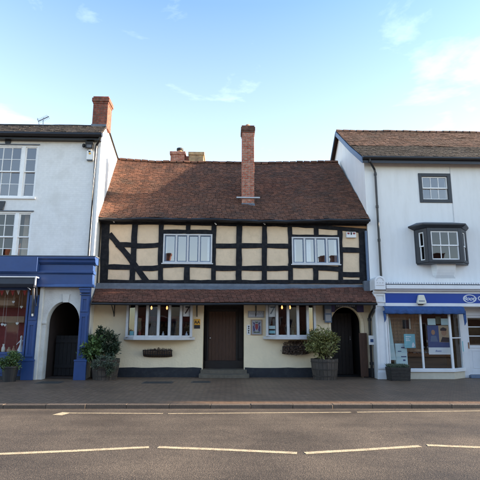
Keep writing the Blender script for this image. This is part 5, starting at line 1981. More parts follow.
# aerial on the ridge behind
p = P(43, 124, RYL)
t = thing('tv_aerial', 'thin grey aerial standing on the ridge of the white brick shop', 'aerial', (p.x, RYL, p.z - 0.3))
q0, q1 = P(38.3, 121.3, RYL), P(49, 116.4, RYL)
mb = MB(); mb.tube([(p.x, RYL, rz - 0.1), (p.x, RYL, (q0.z + q1.z) / 2 + 0.05)], 0.02, 6); put('mast', mb, M['steel'], t)
mb = MB(); mb.tube([q0, q1], 0.018, 6)
put('boom', mb, M['steel'], t)
mb = MB()
for k in range(8):
    c = q0.lerp(q1, (k + 0.3) / 8)
    mb.tube([(c.x, RYL - 0.16, c.z), (c.x, RYL + 0.16, c.z)], 0.007, 5)
mb.tube([q0 + Vector((0, -0.1, 0.09)), q0 + Vector((0, 0.1, -0.09))], 0.01, 5)
put('element', mb, M['steel'], t)

# potted plant by the blue stallriser
c = P(9, 382.5, -1.45)
t = thing('dark_pot', 'round dark plastic pot below the blue display window', 'planter', (c.x, -1.45, 0))
mb = MB(); mb.lathe([(0.19, 0.0), (0.25, 0.42), (0.275, 0.43), (0.275, 0.48), (0.24, 0.48), (0.23, 0.42), (0.02, 0.41)], (c.x, -1.45, 0.0), 24); put('pot', mb, M['pot_dark'], t, smooth=False)
mb = MB(); mb.lathe([(0.22, 0.43), (0.1, 0.45), (0.01, 0.45)], (c.x, -1.45, 0), 18); put('soil', mb, M['soil'], t)
bush('small_green_shrub', 'small bright green shrub in the dark plastic pot', c.x, -1.45, 0.4, [(10, 361, 9, 7, 1000), (5, 364, 7, 6, 500), (14, 359, 6, 5, 350)], 'leaf_bright', 0.075, 41)

# ================================================================== WHITE RENDERED SHOP (chemist's front)
YV = -0.15
YS = -0.62                                   # shopfront face
rsh = thing('white_rendered_shop', 'white rendered shop with a charcoal oriel window and a blue fascia', 'shop', (8, YV, 0))
VX0 = PX(364.3, 168, YV)
VX1 = 14.6
VZE = PZ(420, 158.5, YV - 0.3)
RV = 3.45
zr_ = PZ(337.5, 131.2, RV)
cor_t = PZ(430, 282.5, YS - 0.15)
w1 = rect(421.5, 175.5, 448.5, 200.5, YV)
w2x0, w2x1, w2z0, w2z1 = rect(415.5, 230, 463.5, 262.5, YV)
mb = MB()
wall_holes(mb, VX0, VX1, cor_t - 0.2, VZE + 0.1, [w1, (w2x0 + 0.1, w2x1 - 0.1, w2z0 + 0.05, w2z1 - 0.05)], YV, YV + 0.3)
mb.box(VX0, VX0 + 0.3, YV + 0.301, 7.0, 0, VZE + 0.1)
put('wall', mb, M['white_render'], rsh)
mb = MB()
mb.add([(VX0 + 0.002, YV, VZE + 0.1), (VX0 + 0.002, 2 * RV - YV, VZE + 0.1), (VX0 + 0.002, RV, zr_ - 0.14), (VX0 + 0.25, YV, VZE + 0.1), (VX0 + 0.25, 2 * RV - YV, VZE + 0.1), (VX0 + 0.25, RV, zr_ - 0.14)],
       [(2, 1, 0), (3, 4, 5), (0, 3, 5, 2), (2, 5, 4, 1)])
put('gable', mb, M['white_render'], rsh)
mb = MB()
mb.box(VX0 + 0.31, VX1, 6.8, 7.0, 0, VZE)
mb.box(VX1 - 0.3, VX1, YV + 0.31, 6.8, 0, VZE)
mb.add([(VX1 - 0.01, YV, VZE), (VX1 - 0.01, 2 * RV, VZE), (VX1 - 0.01, RV, zr_ - 0.1)], [(0, 1, 2)])
put('rear_wall', mb, M['white_render'], rsh)
vx = VX0 - 0.16
# the roof kicks out flatter over its lowest third
e_y, e_z = YV - 0.34, VZE + 0.03
m_y, m_z = e_y + (RV - e_y) * 0.42, e_z + (zr_ - e_z) * 0.42 - 0.05
f1, wd, hg1 = slope_fn((vx, e_y, e_z), (VX1 + 0.1, e_y, e_z), (vx, m_y, m_z), (VX1 + 0.1, m_y, m_z), wob=0.02, seed=12)
f2, wd, hg2 = slope_fn((vx, m_y, m_z + 0.002), (VX1 + 0.1, m_y, m_z + 0.002), (vx, RV, zr_), (VX1 + 0.1, RV, zr_), wob=0.025, seed=12)
rf = put('roof', sheet(f1, -0.03), M['roof_under'], rsh)
put('lower_roof_tile', tiles(f1, wd, hg1, 0.115, 0.18, seed=31), M['dark_tile'], rf)['kind'] = 'stuff'  # lower courses get the darker tile colour
put('upper_slope', sheet(f2, -0.03), M['roof_under'], rf)
put('roof_tile', tiles(f2, wd, hg2, 0.115, 0.18, seed=32), M['brown_tile'], rf)['kind'] = 'stuff'
put('ridge_tile', ridge(f2, wd), M['brown_tile'], rf)['kind'] = 'stuff'
mb = MB()
mb.quad((vx, RV, zr_), (VX1 + 0.1, RV, zr_), (VX1 + 0.1, 2 * RV + 0.35, e_z), (vx, 2 * RV + 0.35, e_z))
put('rear_slope', mb, M['brown_tile'], rf)
mb = MB()
for (ya, za, yb, zb2) in ((e_y - 0.02, e_z - 0.02, m_y, m_z - 0.02), (m_y, m_z - 0.02, RV, zr_ - 0.02)):
    mb.hexa([(vx - 0.03, ya, za - 0.24), (vx + 0.0, ya, za - 0.24), (vx + 0.0, yb, zb2 - 0.24), (vx - 0.03, yb, zb2 - 0.24), (vx - 0.03, ya, za), (vx + 0.0, ya, za), (vx + 0.0, yb, zb2), (vx - 0.03, yb, zb2)])
put('bargeboard', mb, M['bluegrey'], rsh)
mb = MB()
ya, za, yb, zb2 = RV, zr_ - 0.02, 2 * RV + 0.35, e_z - 0.02
mb.hexa([(vx - 0.03, ya, za - 0.24), (vx, ya, za - 0.24), (vx, yb, zb2 - 0.24), (vx - 0.03, yb, zb2 - 0.24), (vx - 0.03, ya, za), (vx, ya, za), (vx, yb, zb2), (vx - 0.03, yb, zb2)])
put('bargeboard', mb, M['timber'], rsh)
mb = MB()
mb.box(VX0 + 0.001, VX1, e_y + 0.05, YV - 0.001, e_z - 0.10, e_z - 0.07)
mb.box(vx, VX1, e_y + 0.0, e_y + 0.045, e_z - 0.24, e_z - 0.01)
put('eaves_fascia', mb, M['navy'], rsh)
mb = MB()
mb.profile_x([(e_y - 0.01, e_z), (e_y - 0.11, e_z), (e_y - 0.115, e_z - 0.06), (e_y - 0.075, e_z - 0.12), (e_y - 0.03, e_z - 0.12), (e_y - 0.01, e_z - 0.07)][::-1], vx, VX1)
put('gutter', mb, M['black'], rsh)
mb = MB()
gx = PX(369, 160, YV - 0.3)
gx2 = PX(375, 168, YV - 0.08)
gx3 = gx2
cz_top = PZ(379, 276, YS - 0.1)
mb.tube([(gx, e_y - 0.06, e_z - 0.1), (gx, e_y - 0.05, e_z - 0.2), (gx2 - 0.03, YV - 0.10, e_z - 0.42), (gx2, YV - 0.08, e_z - 0.55), (gx3, YV - 0.08, cz_top - 0.3)], 0.042, 10)
for z in (e_z - 0.6, e_z - 1.9, e_z - 3.2):
    mb.tube([(gx2, YV - 0.08, z - 0.05), (gx2, YV - 0.08, z + 0.05)], 0.055, 10)
put('downpipe', mb, M['black'], rsh)
mb = MB()
a, b = PX(449, 168, YV), PX(453, 215, YV)
mb.tube([(a + 0.03, YV - 0.012, VZE - 0.2), (b + 0.02, YV - 0.012, PZ(452, 222, YV))], 0.009, 5)
put('cable', mb, M['grey_paint'], rsh)

# upper sash
x0, x1, z0, z1 = w1
w = put('window', MB(), M['darkblack_frame'], rsh)
fr, br, gl, out = MB(), MB(), MB(), MB()
ring_frame(out, x0 - 0.10, x1 + 0.10, z0 - 0.09, z1 + 0.08, 0.13, YV - 0.03, YV + 0.07)
put('surround', out, M['darkblack_frame'], w, bevel=0.008)
sash(fr, br, gl, x0 + 0.03, x1 - 0.03, z0 + 0.04, z1 - 0.05, 3, 2, YV + 0.02)
put('frame', fr, M['white_paint'], w, bevel=0.004)
put('glazing_bar', br, M['white_paint'], w)
put('glass', gl, M['glass_sash'], w)
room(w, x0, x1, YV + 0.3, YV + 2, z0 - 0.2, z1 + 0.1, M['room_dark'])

# oriel
w = put('oriel_window', MB(), M['darkblack_frame'], rsh)
oy = YV - 0.48
O = [(PX(415.5, 246, YV), YV - 0.001), (PX(428.6, 246, oy), oy), (PX(461.6, 246, oy), oy), (PX(466.6, 246, YV), YV - 0.001)]
oz0, oz1 = PZ(440, 262, oy), PZ(440, 228.0, oy)
fr, wh, br, gl = MB(), MB(), MB(), MB()


def face(mb, a, b, u0, u1, z0, z1, d0, d1):
    """box on the oriel face a-b between fractions/metres u along it and depths d outward"""
    d = Vector((b[0] - a[0], b[1] - a[1]))
    Ln = d.length
    d /= Ln
    n = Vector((d.y, -d.x))
    pts = []
    for z in (z0, z1):
        for (u, dd) in ((u0, d1), (u1, d1), (u1, d0), (u0, d0)):
            q = Vector(a) + d * u + n * dd
            pts.append((q.x, q.y, z))
    mb.hexa(pts)
    return Ln


for i in range(3):
    a, b = O[i], O[i + 1]
    Ln = (Vector(b) - Vector(a)).length
    m_ = 0.17 if i != 1 else 0.10
    face(fr, a, b, 0.02, m_, oz0, oz1, -0.06, 0.03)
    face(fr, a, b, Ln - m_, Ln - 0.02, oz0, oz1, -0.06, 0.03)
    face(fr, a, b, m_, Ln - m_, oz1 - 0.12, oz1, -0.06, 0.028)
    face(fr, a, b, m_, Ln - m_, oz0, oz0 + 0.09, -0.06, 0.028)
    fr.box(a[0] - 0.03, a[0] + 0.03, a[1] - 0.03, a[1] + 0.03, oz0, oz1)
    za, zb2 = oz0 + 0.09, oz1 - 0.12
    zm = (za + zb2) / 2
    for (p0, p1, dd) in ((zm - 0.02, zb2, -0.01), (za, zm + 0.02, -0.035)):
        face(wh, a, b, m_, m_ + 0.045, p0, p1, dd - 0.02, dd + 0.015)
        face(wh, a, b, Ln - m_ - 0.045, Ln - m_, p0, p1, dd - 0.02, dd + 0.015)
        face(wh, a, b, m_ + 0.045, Ln - m_ - 0.045, p1 - 0.04, p1, dd - 0.02, dd + 0.014)
        face(wh, a, b, m_ + 0.045, Ln - m_ - 0.045, p0, p0 + 0.045, dd - 0.02, dd + 0.014)
        if i == 1:
            for c in (1, 2):
                u = m_ + 0.045 + (Ln - 2 * m_ - 0.09) * c / 3
                face(br, a, b, u - 0.013, u + 0.013, p0 + 0.045, p1 - 0.04, dd - 0.018, dd + 0.01)
        d = (Vector(b) - Vector(a)) / Ln
        n = Vector((d.y, -d.x)) * (dd - 0.005)
        q0, q1 = Vector(a) + d * m_ + n, Vector(a) + d * (Ln - m_) + n
        gl.quad((q0.x, q0.y, p0), (q1.x, q1.y, p0), (q1.x, q1.y, p1), (q0.x, q0.y, p1))
put('casing', fr, M['darkblack_frame'], w, bevel=0.005)
put('frame', wh, M['white_paint'], w, bevel=0.003)
put_each('glazing_bar', br, M['white_paint'], w)
put_each('glass', gl, M['glass'], w)
mb = MB()
ov = [(O[0][0] - 0.24, YV - 0.001), (O[1][0] - 0.2, oy - 0.13), (O[2][0] + 0.16, oy - 0.13), (O[3][0] + 0.14, YV - 0.001)]
ov2 = [(O[0][0] - 0.05, YV - 0.001), (O[1][0] - 0.05, oy - 0.04), (O[2][0] + 0.05, oy - 0.04), (O[3][0] + 0.05, YV - 0.001)]
n = 4
mb.add([(x, y, oz1 + 0.002) for x, y in ov2] + [(x, y, oz1 + 0.10) for x, y in ov] + [(x, y, oz1 + 0.15) for x, y in ov], [(3, 2, 1, 0), (0, 1, 5, 4), (1, 2, 6, 5), (2, 3, 7, 6), (3, 0, 4, 7), (4, 5, 9, 8), (5, 6, 10, 9), (6, 7, 11, 10), (7, 4, 8, 11), (8, 9, 10, 11)])
put('cornice', mb, M['darkblack_frame'], w, bevel=0.004)
mb = MB()
mb.add([(x, y, oz1 + 0.152) for x, y in ov] + [(O[0][0] + 0.1, YV - 0.001, oz1 + 0.3), (O[1][0] + 0.1, YV - 0.15, oz1 + 0.3), (O[2][0] - 0.1, YV - 0.15, oz1 + 0.3), (O[3][0] - 0.1, YV - 0.001, oz1 + 0.3)],
       [(0, 1, 5, 4), (1, 2, 6, 5), (2, 3, 7, 6), (4, 5, 6, 7)])
put('lead_roof', mb, M['lead'], w)
mb = MB()
mb.slab([(x, y) for x, y in O][0:4], oz0 - 0.05, oz0 - 0.001)
put('base', mb, M['darkblack_frame'], w, bevel=0.008)
mb = MB()
bx_ = [(PX(431, 270, YV), YV - 0.001), (PX(433, 270, YV) + 0.02, YV - 0.30), (PX(453, 270, YV) - 0.02, YV - 0.30), (PX(456, 270, YV), YV - 0.001)]
zb2 = PZ(440, 278, YV - 0.1)
vs, fs = [], []
for k in range(6):
    t = k / 5
    e = math.cos(t * math.pi / 2) ** 0.7
    vs += [(x + ((bx_[0][0] + bx_[3][0]) / 2 - x) * 0.12 * t, YV - 0.001 + (y - YV + 0.001) * e, oz0 - 0.05 + (zb2 - oz0 + 0.05) * t) for x, y in bx_]
for k in range(5):
    for j in range(3):
        fs.append((k * 4 + j, (k + 1) * 4 + j, (k + 1) * 4 + j + 1, k * 4 + j + 1))
fs.append((20, 23, 22, 21))
mb.add(vs, fs)
put('coved_bracket', mb, M['white_render'], w)
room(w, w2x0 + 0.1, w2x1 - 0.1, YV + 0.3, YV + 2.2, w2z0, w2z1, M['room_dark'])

# --- chemist's shopfront
cf = put('shopfront', MB(), M['shop_white'], rsh)
cx0_ = PX(376.2, 335, YS - 0.08)
fz = lambda y: PZ(430, y, YS)
sx0 = PX(384.5, 298, YS)
mb = MB()
mb.profile_x([(YV, fz(284.6)), (YS - 0.22, fz(285.6)), (YS - 0.22, fz(289.3)), (YS - 0.16, fz(289.9)), (YS - 0.12, fz(291.3)), (YV, fz(291.3))], sx0 + 0.02, VX1)
mb.box(sx0, VX1, YS - 0.04, YV, fz(293.5), fz(291.35))
mb.box(sx0, VX1, YS - 0.05, YV, fz(306.5), fz(303.2))
put('cornice', mb, M['shop_white'], cf, bevel=0.005)
mb = MB()
x = sx0 + 0.06
zd0, zd1 = fz(284.4), fz(282.7)
while x < VX1 - 0.1:
    mb.box(x, x + 0.05, YS - 0.16, YS - 0.08, zd0, zd1)
    x += 0.085
mb.box(sx0 + 0.02, VX1, YS - 0.078, YV, zd0 - 0.005, zd1 + 0.01)
put('dentil', mb, M['shop_white'], cf)
mb = MB()
mb.box(sx0 + 0.02, VX1, YS - 0.03, YV - 0.001, fz(303.1), fz(293.6))
put('fascia', mb, M['fascia_blue'], cf)
ocx, ocz = PX(469, 298.6, YS), PZ(469, 298.8, YS)
orx = PX(475.6, 298.6, YS) - ocx
orz = PZ(469, 294.6, YS) - ocz
mb = MB()
vs, fs = [], []
N = 40
for k in range(N):
    a = 2 * math.pi * k / N
    vs += [(ocx + orx * math.cos(a), YS - 0.05, ocz + orz * math.sin(a)), (ocx + orx * 0.86 * math.cos(a), YS - 0.05, ocz + orz * 0.80 * math.sin(a)),
           (ocx + orx * math.cos(a), YS - 0.0305, ocz + orz * math.sin(a)), (ocx + orx * 0.86 * math.cos(a), YS - 0.0305, ocz + orz * 0.80 * math.sin(a))]
for k in range(N):
    o, q = 4 * k, 4 * ((k + 1) % N)
    fs += [(o, q, q + 1, o + 1), (o + 2, q + 2, q, o), (o + 1, q + 1, q + 3, o + 3)]
mb.add(vs, fs)
put('oval_emblem', mb, M['silver'], cf)
put('emblem_lettering', text_mb('Boots', 0.20, ocx, YS - 0.036, ocz, 0.010, shear=0.45, bold=0.004), M['silver'], cf)
ox = PX(477.3, 298.6, YS)
put('fascia_lettering', text_mb('Opticians', 0.20, ox, YS - 0.036, ocz + 0.005, 0.010, align='LEFT', bold=0.006), M['silver'], cf)

# pilaster with scrolled console
zc0 = PZ(381, 291.5, YS - 0.1)
mb = MB()
p0, p1 = PX(376.3, 340, YS), PX(388.0, 340, YS)
mb.box(p0, p1, YS, YV, 0.0, zc0)
mb.box(p0 - 0.03, p1 + 0.03, YS - 0.05, YS - 0.001, 0, 0.24)
ring_frame(mb, p0 + 0.01, p1 - 0.01, 0.34, zc0 - 0.45, 0.07, YS - 0.03, YS - 0.001)
ring_frame(mb, p0 + 0.01, p1 - 0.01, zc0 - 0.38, zc0 - 0.08, 0.06, YS - 0.03, YS - 0.001)
mb.box(p0 - 0.03, p1 + 0.02, YS - 0.07, YS - 0.001, zc0 - 0.04, zc0 + 0.05)
put('pilaster', mb, M['shop_white'], cf, bevel=0.006)
mb = MB()
k0, k1 = PX(373.9, 285, YS - 0.15), PX(384.6, 285, YS - 0.15)
kz1 = PZ(379, 276.0, YS - 0.2)
kxm, kr = (k0 + k1) / 2, (k1 - k0) / 2
arc = [(kxm + kr * math.cos(math.pi * k / 14), kz1 - kr * 0.95 + kr * 0.95 * math.sin(math.pi * k / 14)) for k in range(15)]
mb.prism([(k0, zc0 + 0.055), (k1, zc0 + 0.055)] + arc, YS - 0.26, YV - 0.0)
put('console', mb, M['shop_white'], cf, bevel=0.012)
mb = MB()
for s_ in (0.62,):
    pts = [(kxm + kr * s_ * math.cos(math.pi * k / 10), kz1 - kr * 0.95 + kr * s_ * math.sin(math.pi * k / 10)) for k in range(11)]
    mb.tube([(x, YS - 0.262, z) for x, z in pts], 0.012, 6)
for k in range(3):
    xx = kxm + (k - 1) * kr * 0.5
    mb.lathe([(0.001, 0), (0.03, 0), (0.02, 0.012), (0.001, 0.015)], (xx, 0, 0), 8) if False else mb.box(xx - 0.02, xx + 0.02, YS - 0.272, YS - 0.259, kz1 - kr * 1.35, kz1 - kr * 1.2)
mb.box(k0 + 0.05, k1 - 0.05, YS - 0.272, YS - 0.259, zc0 + 0.2, zc0 + 0.22)
put('console_carving', mb, M['grey_paint'], cf)

# window: main plane then a canted return to the recessed door
yw = YS + 0.02
Wp = [(PX(388.4, 345, yw), yw), (PX(451.5, 345, yw), yw), (PX(461.8, 345, yw + 0.45), yw + 0.45)]
wz0, wz1 = PZ(425, 370.2, yw), PZ(425, 307, yw)
mb = MB()
zs_ = wz0 + 0.06
a, b, c = Wp
Lm = b[0] - a[0]
face(mb, a, b, 0, 0.05, zs_, wz1, -0.05, 0.02)
um = PX(422.3, 345, yw) - a[0]
face(mb, a, b, um - 0.03, um + 0.03, zs_, wz1, -0.05, 0.02)
mb.box(b[0] - 0.04, b[0] + 0.035, b[1] - 0.025, b[1] + 0.05, zs_, wz1)
Lr = (Vector(c) - Vector(b)).length
face(mb, b, c, Lr - 0.05, Lr, zs_, wz1, -0.05, 0.02)
face(mb, a, b, 0.05, Lm - 0.04, wz1 - 0.06, wz1, -0.05, 0.019)
face(mb, b, c, 0.03, Lr - 0.05, wz1 - 0.06, wz1, -0.05, 0.019)
face(mb, b, c, 0.05, Lr - 0.05, zs_ + 1.02, zs_ + 1.06, -0.03, 0.012)
put('window_frame', mb, M['shop_white'], cf, bevel=0.005)
mb = MB()
mb.slab([(a[0] - 0.0, a[1] - 0.07), (b[0] + 0.03, b[1] - 0.07), (c[0] + 0.07, c[1] - 0.04), (c[0], c[1] + 0.1), (b[0], b[1] + 0.1), (a[0], a[1] + 0.1)], wz0 - 0.06, zs_)
put('window_sill', mb, M['shop_white'], cf, bevel=0.01)
mb = MB()
mb.quad((a[0], yw - 0.0, zs_), (b[0], yw, zs_), (b[0], yw, wz1), (a[0], yw, wz1))
mb.quad((b[0], b[1], zs_), (c[0], c[1], zs_), (c[0], c[1], wz1), (b[0], b[1], wz1))
put('glass', mb, M['glass_shop'], cf)
mb = MB()
mb.slab([(a[0] + 0.0, a[1] - 0.02), (b[0] + 0.01, b[1] - 0.02), (c[0] + 0.03, c[1]), (c[0], c[1] + 0.2), (a[0], a[1] + 0.3)], 0.0, wz0 - 0.061)
put('stallriser', mb, M['stall'], cf, bevel=0.006)
mb = MB()
mb.box(p1, VX1, YS + 0.0, YV + 0.6, wz1 + 0.001, fz(306.6))
put('window_head', mb, M['shop_white'], cf)
DY = yw + 0.50
room(cf, p1 - 0.2, c[0] + 0.06, yw + 0.06 + 0.5, 3.6, 0.01, fz(306), M['room_warm'], 'sales_floor')
mb = MB()
mb.quad((p1 - 0.02, yw, 0.2), (p1 - 0.02, yw + 0.6, 0.2), (p1 - 0.02, yw + 0.6, wz1), (p1 - 0.02, yw, wz1))
mb.slab([(a[0], yw + 0.101), (b[0], yw + 0.101), (c[0] - 0.02, c[1] + 0.02), (c[0] - 0.02, yw + 0.7), (a[0], yw + 0.7)], zs_ - 0.12, zs_ - 0.05)
put('window_bed', mb, M['shelf'], cf)

# door
dr = put('shop_door', MB(), M['shop_white'], cf)
d0, d1 = PX(467.2, 345, DY), PX(492, 345, DY)
dz1 = PZ(475, 315.5, DY)
mb = MB()
mb.box(c[0] + 0.03, d0 - 0.001, DY - 0.03, DY + 0.1, 0.0, fz(307))
mb.box(d1 + 0.001, d1 + 0.12, DY - 0.03, DY + 0.1, 0.0, fz(307))
mb.box(d0, d1, DY - 0.03, DY + 0.1, dz1 + 0.005, dz1 + 0.08)
mb.box(d0, d1, DY + 0.0, DY + 0.1, dz1 + 0.081, fz(307))
put('door_frame', mb, M['shop_white'], dr, bevel=0.005)
mb = MB()
db, dt = 0.11, dz1
cuts = [0.10, 0.85, 1.0]
g0 = db + (dt - db) * 0.49
ring_frame(mb, d0 + 0.01, d1 - 0.01, db, dt, 0.085, DY, DY + 0.045, wb=0.16)
mb.box(d0 + 0.095, d1 - 0.095, DY, DY + 0.045, g0 - 0.10, g0)
for k in (1, 2):
    z = g0 + (dt - 0.085 - g0) * k / 3
    mb.box(d0 + 0.095, d1 - 0.095, DY + 0.003, DY + 0.04, z - 0.018, z + 0.018)
mb.box(d0 + 0.095, d1 - 0.095, DY + 0.015, DY + 0.035, db + 0.16, g0 - 0.10)
ring_frame(mb, d0 + 0.16, d1 - 0.16, db + 0.22, g0 - 0.17, 0.03, DY + 0.005, DY + 0.0149)
put('leaf', mb, M['shop_white'], dr, bevel=0.004)
mb = MB()
mb.quad((d0 + 0.095, DY + 0.022, g0), (d1 - 0.095, DY + 0.022, g0), (d1 - 0.095, DY + 0.022, dt - 0.08), (d0 + 0.095, DY + 0.022, dt - 0.08))
put('glass', mb, M['glass_shop'], dr)
mb = MB()
hp = P(469.5, 345.5, DY - 0.03)
mb.tube([(d0 + 0.05, DY - 0.03, hp.z - 0.12), (d0 + 0.05, DY - 0.04, hp.z), (d0 + 0.05, DY - 0.03, hp.z + 0.12)], 0.012, 8)
mb.box(d0 + 0.03, d0 + 0.07, DY - 0.004, DY, hp.z - 0.1, hp.z + 0.1)
put('door_handle', mb, M['terracotta'], dr)
mb = MB()
mb.box(d0 - 0.05, d1 + 0.05, DY - 0.18, DY + 0.1, 0.0, 0.10)
put('threshold', mb, M['bluegrey'], dr, bevel=0.01)
room(dr, c[0] + 0.08, VX1 - 0.4, DY + 0.101, DY + 1.3, 0.012, fz(307), M['room_warm'], 'lobby')
mb = MB()
mb.box(d1 + 0.121, VX1, YS + 0.02, YS + 0.1, 0, wz1)
put('far_wall', mb, M['shop_white'], cf)

# --- blue canvas awning folded down over the window
aw = thing('blue_awning', 'blue canvas awning folded flat above the chemist window', 'awning', (7, YS - 0.1, 2.3))
a0, a1 = PX(384.6, 312, YS - 0.2), PX(464.5, 312, YS - 0.2)
az1, az0 = PZ(425, 306.2, YS - 0.05), PZ(425, 313.8, YS - 0.22)
mb = MB()
vs, fs = [], []
n = 60
rr = random.Random(2)
for i in range(n + 1):
    x = a0 + (a1 - a0) * i / n
    fl = 0.010 * math.sin(i * 0.9) + rr.uniform(-0.006, 0.006)
    prof = [(YS - 0.055, az1), (YS - 0.17, az1 - 0.03), (YS - 0.225, az1 - 0.10), (YS - 0.235 + fl, az0 + 0.03), (YS - 0.232 + fl * 1.5, az0 + fl * 0.6)]
    vs += [(x, y, z) for y, z in prof] + [(x, y + 0.02, z - 0.012) for y, z in prof[::-1]]
m_ = 10
for i in range(n):
    for k in range(m_):
        fs.append((i * m_ + k, i * m_ + (k + 1) % m_, (i + 1) * m_ + (k + 1) % m_, (i + 1) * m_ + k))
fs += [tuple(range(m_ - 1, -1, -1)), tuple(n * m_ + k for k in range(m_))]
mb.add(vs, fs)
put('valance', mb, M['awning_blue'], aw, smooth=True)
for (xe, px, dz) in ((a0, 386.5, 322.5), (a1, 464.3, 325.5)):
    mb = MB()
    zb3 = PZ(px, dz, YS - 0.15)
    mb.prism([(xe - 0.05, az0 + 0.1), (xe - 0.02 if xe > 7 else xe - 0.01, zb3), (xe + 0.05, zb3 + 0.12), (xe + 0.05, az0 + 0.12)], YS - 0.2, YS - 0.16)
    put('end_flap', mb, M['awning_blue'], aw, bevel=0.006)

# lamp-shaped alarm box
x0, x1, z0, z1 = rect(416.8, 294.9, 426.3, 304.0, YS - 0.12)
t = thing('alarm_box', 'cream bell-shaped alarm box fixed on the blue fascia', 'alarm box', ((x0 + x1) / 2, YS - 0.05, z0))
mb = MB(); mb.prism([(x0, z0 + 0.06), (x0 + 0.03, z0), (x1 - 0.03, z0), (x1, z0 + 0.06), (x1 - 0.075, z1), (x0 + 0.075, z1)], YS - 0.15, YS - 0.031); put('case', mb, M['stoneware'], t, bevel=0.02)
mb = MB(); rr = random.Random(6)
xx = x0 + 0.06
while xx < x1 - 0.08:
    w_ = rr.uniform(0.02, 0.045)
    mb.box(xx, xx + w_, YS - 0.153, YS - 0.15, z0 + 0.085, z0 + 0.12)
    xx += w_ + 0.012
put('worn_lettering', mb, M['poster_blue'], t)
mb = MB(); mb.box(x0 + 0.06, x1 - 0.12, YS - 0.13, YS - 0.05, z0 - 0.03, z0 - 0.001); put('strobe', mb, M['soil'], t)

# --- things in the chemist window
yi = yw + 0.14
x0, x1, z0, z1 = rect(404.2, 334, 415.2, 348, yi)
t = thing('teal_poster', 'small square teal poster hung in the chemist window', 'poster', ((x0 + x1) / 2, yi, z0))
mb = MB(); mb.box(x0, x1, yi, yi + 0.01, z0, z1); put('sheet', mb, M['teal'], t)
mb = MB()
w_, h_ = x1 - x0, z1 - z0
for (a_, b_, l_) in ((0.15, 0.78, 0.5), (0.15, 0.62, 0.32), (0.15, 0.5, 0.4)):
    mb.box(x0 + w_ * a_, x0 + w_ * (a_ + l_), yi - 0.004, yi, z0 + h_ * b_, z0 + h_ * (b_ + 0.06))
mb.prism([(x0 + w_ * 0.65, z0 + h_ * 0.05), (x0 + w_ * 0.85, z0 + h_ * 0.05), (x0 + w_ * 0.95, z0 + h_ * 0.22), (x0 + w_ * 0.82, z0 + h_ * 0.42), (x0 + w_ * 0.7, z0 + h_ * 0.3)], yi - 0.004, yi)
put('print', mb, M['paper'], t)
x0, x1, z0, z1 = rect(395.8, 343.5, 407.6, 371, yw + 0.22)
t = thing('mint_stand', 'tall pale mint display stand behind the woven planter', 'display stand', ((x0 + x1) / 2, yw + 0.22, z0))
mb = MB(); mb.box(x0, x1, yw + 0.22, yw + 0.42, zs_ - 0.05, z1); put('body', mb, M['mint'], t, bevel=0.01)
mb = MB()
for (a_, b_, c_, d_) in ((0.5, 0.83, 0.8, 0.87), (0.45, 0.5, 0.9, 0.54), (0.6, 0.36, 0.8, 0.42), (0.2, 0.7, 0.5, 0.73)):
    mb.box(x0 + (x1 - x0) * a_, x0 + (x1 - x0) * c_, yw + 0.216, yw + 0.22, z0 + (z1 - z0) * b_, z0 + (z1 - z0) * d_)
put('print', mb, M['poster_blue'], t)
q = [P(389.3, 316, yw + 0.16), P(389.6, 360, yw + 0.16), P(396.0, 360, yw + 0.16), P(390.5, 322, yw + 0.16)]
mb = MB()
mb.prism([(q[1].x, q[1].z), (q[2].x, q[2].z), (q[3].x, q[3].z), (q[0].x, q[0].z)], yw + 0.155, yw + 0.17)
tag(put('drape_panel', mb, M['mint'], loc=(q[1].x, yw + 0.16, q[1].z)), 'pale mint panel slanting beside the white pilaster in the chemist window', 'display panel')
x0, x1, z0, z1 = rect(428, 325.5, 451.5, 354.5, yi)
t = thing('window_poster', 'large navy and tan poster with two figures in the chemist window', 'poster', ((x0 + x1) / 2, yi, z0))
w_, h_ = x1 - x0, z1 - z0
zb2 = z0 + h_ * 0.24
mb = MB(); mb.box(x0, x0 + w_ * 0.48, yi, yi + 0.012, zb2 + 0.001, z1); mb.box(x0 + w_ * 0.481, x1, yi, yi + 0.011, zb2 + 0.001, zb2 + h_ * 0.18); put('dark_sheet', mb, M['poster_blue'], t)
mb = MB(); mb.box(x0 + w_ * 0.481, x1, yi, yi + 0.011, zb2 + h_ * 0.181, z1); put('tan_sheet', mb, M['skin_print'], t)
mb = MB(); mb.box(x0, x1, yi - 0.001, yi + 0.012, z0, zb2); put('white_strip', mb, M['paper'], t)
mb = MB()
px_, pz_ = x0 + w_ * 0.70, zb2 + h_ * 0.52
mb.prism([(px_ + w_ * 0.11 * math.cos(2 * math.pi * k / 16), pz_ + h_ * 0.115 * math.sin(2 * math.pi * k / 16)) for k in range(16)], yi - 0.004, yi)
mb.prism([(x0 + w_ * 0.24 + w_ * 0.08 * math.cos(2 * math.pi * k / 16), zb2 + h_ * 0.52 + h_ * 0.09 * math.sin(2 * math.pi * k / 16)) for k in range(16)], yi - 0.004, yi)
put_each('face_print', mb, M['terracotta'], t)
mb = MB()
mb.prism([(px_ - w_ * 0.15, pz_ + h_ * 0.06), (px_ + w_ * 0.1, pz_ + h_ * 0.05), (px_ + w_ * 0.13, pz_ + h_ * 0.13), (px_ - w_ * 0.02, pz_ + h_ * 0.18), (px_ - w_ * 0.14, pz_ + h_ * 0.13)], yi - 0.007, yi - 0.004)
mb.prism([(px_ - w_ * 0.17, zb2 + h_ * 0.19), (px_ + w_ * 0.28, zb2 + h_ * 0.19), (px_ + w_ * 0.2, zb2 + h_ * 0.34), (px_ - w_ * 0.08, zb2 + h_ * 0.36)], yi - 0.006, yi)
put('dark_print', mb, M['ink'], t)
mb = MB()
